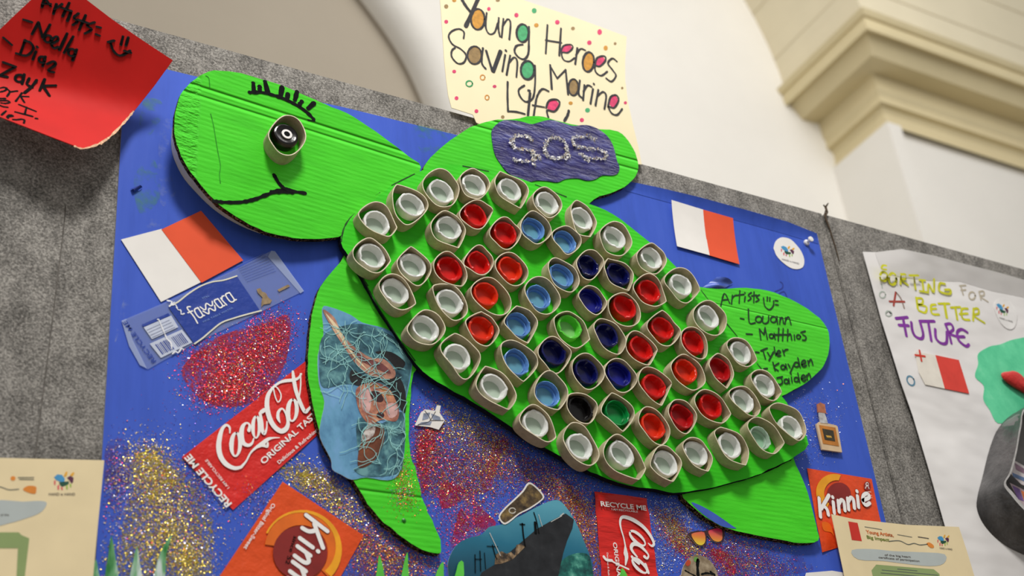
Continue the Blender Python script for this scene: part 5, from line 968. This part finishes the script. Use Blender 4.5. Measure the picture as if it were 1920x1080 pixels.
# ------------------------------------------------------------------ cream certificates
CREAM = mat('cream_certificate', (236, 218, 176), .8, .15, .04, 25)
SW = mat('pale_blue_wash', (184, 192, 190), .8, .2, .05, 30); SGN = mat('sage_print', (146, 166, 110), .8, .2, .05, 30); LN = mat('print_line', (96, 104, 100), .8, .2)
ORL = mat('orange_print', (226, 140, 60), .7, .2, .1, 60); GRP = mat('grey_text', (90, 84, 80), .7, .2)
ce = empty('certificate', at(80, 970, .008)); hc = .0075
flat('paper', [(-120, 855), (0, 858.5), (195.5, 863), (190, 920), (184, 980), (172, 1110), (-120, 1110)], hc, .0008, CREAM, ce)
tE = T(0, 850, 4.695)
logo(ce, lambda p: tE([(475 + x * 1.02, 180 + y) for x, y in p]), hc + .0002)
typed('printed_lettering', [('HAND in HAND', tE([(430, 372)])[0], tE([(662, 372)])[0], 5, .01)], hc + .0002, GRP, ce)
patch('blue_wash', [tE([(-60, 425), (200, 425), (330, 418), (408, 430), (395, 480), (340, 530), (220, 575), (80, 615), (-60, 630)])], hc + .0002, SW, ce, 3)
patch('green_frame', [tE([(-60, 695), (165, 695), (190, 720), (258, 748), (245, 860), (205, 1200), (140, 1200), (158, 835), (-60, 835)])], hc + .0002, SGN, ce)
ink('wavy_line', [tE([(-40, 285), (20, 300), (80, 320), (165, 315)])], 1.6, hc + .0002, LN, ce)
patch('orange_mark', [tE([(205, 310), (250, 285), (315, 292), (320, 320), (312, 355), (270, 352), (215, 330)]), tE(circ(115, 220, 22, 20))], hc + .0002, ORL, ce, 2)
ink('tiny_text', [tE([(160, 212), (298, 212)]), tE([(170, 228), (298, 230)])], 1.2, hc + .0003, LN, ce)
typed('certificate_words', [('of the', tE([(5, 552)])[0], tE([(78, 550)])[0], 4, .01)], hc + .0003, GRP, ce)
tag(ce, 'cream certificate in the lower left corner', 'certificate', 'cream certificates')
ce = empty('certificate', at(1690, 1030, .012)); hc = .0120
flat('paper', [(1559, 964), (1600, 973), (1700, 984), (1798, 988), (1812, 1030), (1836, 1110), (1590, 1110), (1575, 1040)], hc, .0008, CREAM, ce)
patch('red_flag', [tQ([(465, 553), (555, 568), (597, 744), (500, 732)])], hc + .0002, mat('flag_red', (204, 56, 46), .7, .2), ce)
cw = [(196, 80, 50), (214, 170, 60), (90, 140, 70), (196, 60, 60), (60, 120, 110), (222, 130, 50)]
typed('coloured_title', [('Young Artists,', tQ([(640, 668)])[0], tQ([(905, 702)])[0], 6, .03)], hc + .0003, mat('title_rust', (206, 110, 56), .7, .2, .3, 90), ce)
typed('coloured_title', [('Big Impact', tQ([(648, 718)])[0], tQ([(865, 748)])[0], 5.6, .03)], hc + .0003, mat('title_green', (126, 140, 60), .7, .2, .3, 90), ce)
ink('wavy_line', [tQ([(860, 745), (960, 740), (1040, 775), (1100, 765), (1160, 780), (1230, 772)])], 1.4, hc + .0003, LN, ce)
patch('orange_mark', [tQ([(1220, 770), (1245, 755), (1285, 780), (1292, 805), (1260, 808)])], hc + .0003, ORL, ce, 2)
ink('tiny_text', [tQ([(625, 605), (790, 632)]), tQ([(940, 680), (1080, 705)])], 1.0, hc + .0003, LN, ce); ink('dark_text', [tQ([(1140, 702), (1240, 718)])], 1.6, hc + .0003, GRP, ce)
logo(ce, lambda p: tQ([(1325 + x * .66, 690 + y * .68 + x * .04) for x, y in p]), hc + .0003)
typed('printed_lettering', [('HAND in HAND', tQ([(1350, 818)])[0], tQ([(1472, 832)])[0], 3.2, .01), ('of the big heart', tQ([(818, 885)])[0], tQ([(1070, 905)])[0], 3.4, .015), ('certificate of participation', tQ([(760, 908)])[0], tQ([(1155, 945)])[0], 3.4, .015)], hc + .0004, GRP, ce)
patch('blue_wash', [tQ([(500, 830), (700, 820), (900, 840), (1150, 850), (1395, 870), (1385, 960), (1250, 985), (1000, 960), (800, 935), (560, 920)])], hc + .0002, SW, ce, 3)
patch('green_frame', [tQ([(735, 970), (1290, 1015), (1345, 1060), (1360, 1260), (740, 1260), (690, 1025)])], hc + .0002, SGN, ce)
ink('text_line', [tQ([(790, 1022), (1330, 1072)]), tQ([(940, 1012), (1130, 1030)]), tQ([(780, 1050), (1330, 1100)])], 1.2, hc + .0003, LN, ce)
tag(ce, 'cream certificate in the lower right, overlapping the orange soda label', 'certificate', 'cream certificates')
wc = flat('paper_slip', [(1512, 1074), (1560, 1070), (1585, 1074), (1592, 1115), (1500, 1115)], .0045, .0008, WHITE_P)
tag(wc, 'white paper slip corner at the bottom edge beside the lower right certificate', 'paper slip')

# ------------------------------------------------------------------ neighbouring white poster
WP = NT('wrinkled_white_paper'); n_ = WP.noise(5, 3, .5); WP.color(WP.ramp(n_, [(.3, lin((226, 223, 222))), (.7, lin((240, 238, 236)))])); WP.bump(WP.noise(4, 3, .5, stretch=(1, 1, 1.8)), .5, .03); WP = WP.base(.7, .2)
wp = empty('sorting_poster', at(1800, 800, .005)); hw = .0060
wo = [(1618, 472), (1680, 474), (1740, 486), (1800, 502), (1920, 534), (2080, 580), (2300, 1240), (1840, 1240), (1810, 1120), (1772, 985), (1742, 880), (1712, 780), (1690, 718), (1672, 660), (1653, 600), (1634, 530)]
flat('paper', wo, hw, .0008, WP, wp)
# the slack top of the paper bulges forward
V = []; F = []
tops = [(1640, 473), (1680, 475), (1740, 487), (1800, 503), (1860, 518), (1920, 535), (2000, 557), (2080, 581)]; bots = [(1655, 512), (1690, 520), (1740, 526), (1800, 528), (1860, 546), (1920, 558), (2000, 585), (2090, 612)]
for (a, b) in zip(tops, bots):
    pa, pb = at(*a, hw + .0004), at(*b, hw + .0004); 
    for j in range(6): u = j / 5; p = pa.lerp(pb, u); p.y -= .012 * (1 - u) * (1 if a not in (tops[0], tops[-1]) else 0); V.append(p)
for i in range(len(tops) - 1):
    for j in range(5): q = i * 6 + j; F.append((q, q + 1, q + 7, q + 6))
mk('slack_fold', V, F, WP, wp, smooth=True)
tW = T(1620, 460, 5.4); HW = hw + .0004
OLV = mat('olive_marker', (206, 206, 40), .6, .2, .15, 90); PUR = mat('purple_marker', (132, 56, 158), .6, .2, .15, 90)
HB = lambda x, y: HW + (.0125 if y < 505 else .0075 if y < 518 else .0012)
ink('olive_lettering', [([(225, 205), (190, 205), (180, 240), (225, 245)], 4), (ring_stroke(200, 315, 38, 45), 4.5), (ring_stroke(290, 340, 38, 58), 5), ([(375, 290), (370, 390)], 4.5), ([(375, 295), (420, 295), (418, 340), (375, 345), (445, 400)], 4.5), ([(460, 305), (550, 305)], 4.5), ([(505, 310), (522, 440)], 4.5), ([(560, 350), (620, 355)], 4), ([(590, 355), (605, 465)], 4.5), ([(565, 462), (640, 475)], 4), ([(650, 480), (655, 390), (705, 475), (710, 340)], 4), ([(820, 390), (770, 385), (760, 450), (800, 480), (870, 490), (875, 450), (820, 450)], 4.5)], 4.5, HW, OLV, wp, tW, lambda x, y: HB(x, y))
ink('olive_lettering', [([(530, 530), (545, 640)], 5), ([(530, 535), (590, 540), (590, 590), (545, 600), (630, 620), (620, 680), (555, 660)], 4.5), ([(725, 600), (680, 610), (690, 690), (760, 700)], 4.5), ([(680, 645), (730, 640)], 4.5), ([(755, 590), (865, 590)], 4.5), ([(815, 590), (838, 730)], 6), ([(880, 630), (975, 625)], 4.5), ([(925, 630), (945, 750)], 5), ([(1050, 640), (990, 650), (1000, 740), (1070, 755)], 4.5), ([(970, 695), (1050, 690)], 4.5), ([(1110, 640), (1105, 760)], 4.5), ([(1110, 645), (1155, 640), (1160, 690), (1110, 710), (1220, 785)], 4.5)], 4.5, HW, OLV, wp, tW, lambda x, y: HW)
ink('grey_lettering', [[(980, 410), (1005, 500)], [(970, 410), (1030, 405)], [(985, 455), (1030, 450)], ring_stroke(1095, 510, 32, 38), [(1165, 470), (1185, 550)], [(1165, 470), (1210, 465), (1215, 505), (1175, 515), (1255, 570)]], 3.2, HW, mat('faint_brown_marker', (190, 180, 160), .7, .2), wp, tW)
ink('red_lettering', [[(300, 610), (322, 475)], [(260, 568), (410, 570)]], 4, HW, mat('brown_red_marker', (168, 70, 60), .6, .2), wp, tW); ink('grey_lettering', [[(330, 480), (375, 540), (408, 635)]], 3, HW, mat('taupe_marker', (150, 130, 120), .6, .2), wp, tW)
ink('purple_lettering', [([(325, 740), (440, 728)], 6), ([(395, 735), (430, 915)], 6), ([(355, 808), (450, 812)], 6), ([(480, 780), (490, 860), (520, 920), (580, 945), (600, 900), (570, 780)], 6), ([(565, 768), (712, 768)], 6), ([(650, 770), (682, 965)], 6), ([(722, 850), (730, 940), (780, 990), (835, 985), (840, 880)], 6), ([(825, 800), (860, 890), (885, 990)], 5.5), ([(825, 800), (880, 795), (905, 850), (865, 890), (930, 920)], 5.5), ([(1045, 880), (990, 850), (945, 880), (960, 960), (1030, 1020), (1062, 1005)], 6), ([(945, 925), (1015, 925)], 6)], 6, HW, PUR, wp, tW)
ink('doodle', [ring_stroke(188, 500, 30, 32), ring_stroke(250, 690, 30, 26), [(180, 395), (185, 430)]], 2.4, HW, mat('faint_grey_doodle', (176, 186, 176), .7, .2), wp, tW); ink('doodle', [[(222, 685), (245, 665), (280, 700)]], 3, HW, INK_SOFT, wp, tW)
tR = T(1700, 640, 2.573)
ink('blue_doodle', [ring_stroke(20, 190, 16, 24, -.5)], 3, HW, mat('teal_doodle', (96, 140, 164), .6, .2), wp, tR)
GRN = NT('green_chalk_paint'); n_ = GRN.noise(26, 5, .65); GRN.color(GRN.ramp(n_, [(.3, lin((84, 200, 150))), (.6, lin((110, 222, 170))), (.8, lin((150, 232, 190)))])); GRN = GRN.base(.8, .2)
patch('green_paint', [tR([(345, 60), (400, 25), (450, 15), (520, -10), (640, -20), (700, 60), (700, 380), (560, 400), (520, 380), (440, 395), (400, 330), (370, 280), (372, 215), (330, 170), (345, 110)])], HW, GRN, wp, 4)
tag(wp, 'white wrinkled poster lettered Sorting for a better future at the right', 'poster')
fl = empty('paper_flag', at(1765, 695, .0075))
flat('white_half', tR([(42, 50), (138, 66), (184, 228), (90, 208), (60, 150)]), hw + .0014, .0005, mat('cream_paper', (232, 226, 214), .8, .2), fl)
flat('red_half', tR([(138, 66), (252, 90), (302, 252), (184, 228)]), hw + .0014, .0005, mat('flag_red_paper', (222, 72, 62), .75, .2), fl)
ink('red_cross', [([(42, 66), (88, 72)], 4), ([(62, 44), (72, 94)], 4)], 4, hw + .0018, mat('cross_red', (214, 66, 50), .7, .2), fl, tR)
tag(fl, 'white and red paper flag with a red cross on the white sorting poster', 'paper flag')
lg = empty('logo_sticker', at(1882, 595, .0065))
flat('paper', tW([(1320, 640), (1340, 560), (1420, 540), (1500, 590), (1550, 700), (1530, 820), (1470, 850), (1390, 790)]), hw + .0010, .0004, mat('sticker_white', (236, 234, 232), .6, .3), lg, 3)
logo(lg, lambda p: tW([(1340 + x * .72, 575 + y * .75 + x * .32) for x, y in p]), hw + .0012)
typed('printed_lettering', [('HAND in HAND', tW([(1375, 742)])[0], tW([(1510, 785)])[0], 3.4, .01)], hw + .0012, GRP, lg)
tag(lg, 'white logo sticker right of the word BETTER on the sorting poster', 'sticker')
# red modelling lump
lc_ = at(1908, 716, .014); lc_.y = -(hw + .006)
bm = bmesh.new(); bmesh.ops.create_uvsphere(bm, u_segments=24, v_segments=16, radius=1)
V = []
for v in bm.verts:
    x, y, z = v.co; w_ = 1 + .12 * math.sin(3 * x + 2 * z) + .10 * math.cos(4 * z + y)
    V.append(lc_ + Vector((x * .026 * w_ + .010 * z * z, y * .006, z * .017 * w_ - .008 * x)))
F = [tuple(v.index for v in f.verts) for f in bm.faces]; bm.free()
lump = mk('clay_lump', V, F, m_label('red_clay', (206, 48, 44), .5, .5, 60), smooth=True); tag(lump, 'red lump stuck on the green paint of the sorting poster', 'lump')
# dark wrapped tray
tray = empty('wrapped_tray', at(1900, 900, .03))
BLK = NT('dark_plastic_wrap'); n_ = BLK.noise(30, 4, .6, stretch=(1, 1, .35)); BLK.color(BLK.ramp(n_, [(.3, lin((44, 43, 44))), (.7, lin((92, 90, 90)))])); BLK.bump(n_, .7, .01); BLK = BLK.base(.38, .5)
back = [(1990, 742), (1910, 770), (1874, 800), (1856, 840), (1842, 895), (1833, 930), (1832, 955), (1846, 985), (1875, 1015), (1915, 1038), (2010, 1075), (2100, 1085), (2190, 960), (2150, 800)]
front = [(2000, 742), (1925, 762), (1912, 800), (1904, 845), (1893, 885), (1882, 908), (1897, 930), (1920, 956), (1960, 990), (2020, 1020), (2100, 1030), (2190, 930), (2150, 790), (2080, 755)]
fr0 = [(2010, 745), (1928, 764), (1915, 800), (1907, 845), (1897, 885), (1886, 906), (1900, 924), (1922, 950), (1962, 984), (2020, 1012), (2096, 1022), (2182, 926), (2144, 794), (2078, 762)]
back, front, fr0 = [[tuple(p) for p in spline(q_, 4)] for q_ in (back, front, fr0)]
n = len(back); Bk = [at(*p, hw + .0006) for p in back]; Fr = [at(*p, .050) for p in front]; Fi = [at(*p, .050) for p in fr0]; In = [Vector((p.x, -hw - .004, p.z)) for p in Fi]
mid_ = [b.lerp(f, .5) + (b - f).normalized() * 0 for b, f in zip(Bk, Fr)]
V = Bk + Fr; F = [(i, (i + 1) % n, (i + 1) % n + n, i + n) for i in range(n)]
mk('outer_wall', V, F, BLK, tray, smooth=True)
mk('silver_rim', Fr + Fi, F, mat('silver_tape', (186, 184, 182), .35, .5, .2, 90), tray)
mk('inner_wall', Fi + In + [sum(In, Vector()) / n], F + [(i + n, (i + 1) % n + n, 2 * n) for i in range(n)], mat('inner_grey', (112, 110, 110), .5, .4, .15, 50), tray)
tag(tray, 'dark plastic-wrapped open tray glued to the sorting poster at the right edge', 'tray')
def slip(px, h, rgb, lab, marks):
    r = empty('magazine_scrap', at(*px[0], h)); flat('paper', px, h, .0006, mat('scrap_%d_%d_%d' % rgb, rgb, .5, .3, .1, 60), r)
    for c, p in marks: patch('print', [p], h + .0003, mat('scrapink_%d_%d_%d' % c, c, .5, .3, .25, 120), r)
    tag(r, lab, 'paper scrap', 'printed scraps inside the wrapped tray')
slip([(1900, 862), (1940, 885), (1960, 925), (1915, 908), (1892, 885)], .030, (214, 206, 208), 'pale printed scrap, upper one in the dark tray', [((150, 120, 140), [(1903, 868), (1935, 888), (1940, 898), (1905, 880)]), ((96, 120, 160), [(1898, 886), (1950, 908), (1952, 916), (1900, 894)])])
slip([(1893, 905), (1935, 925), (1950, 962), (1915, 948)], .026, (190, 170, 176), 'mauve printed scrap, lower one in the dark tray', [((120, 90, 150), [(1898, 910), (1912, 917), (1920, 940), (1908, 935)]), ((214, 120, 70), [(1914, 919), (1926, 925), (1932, 948), (1922, 944)])])

tag(poster, 'large blue painted poster sheet with glitter, pinned to the grey felt board', 'poster')
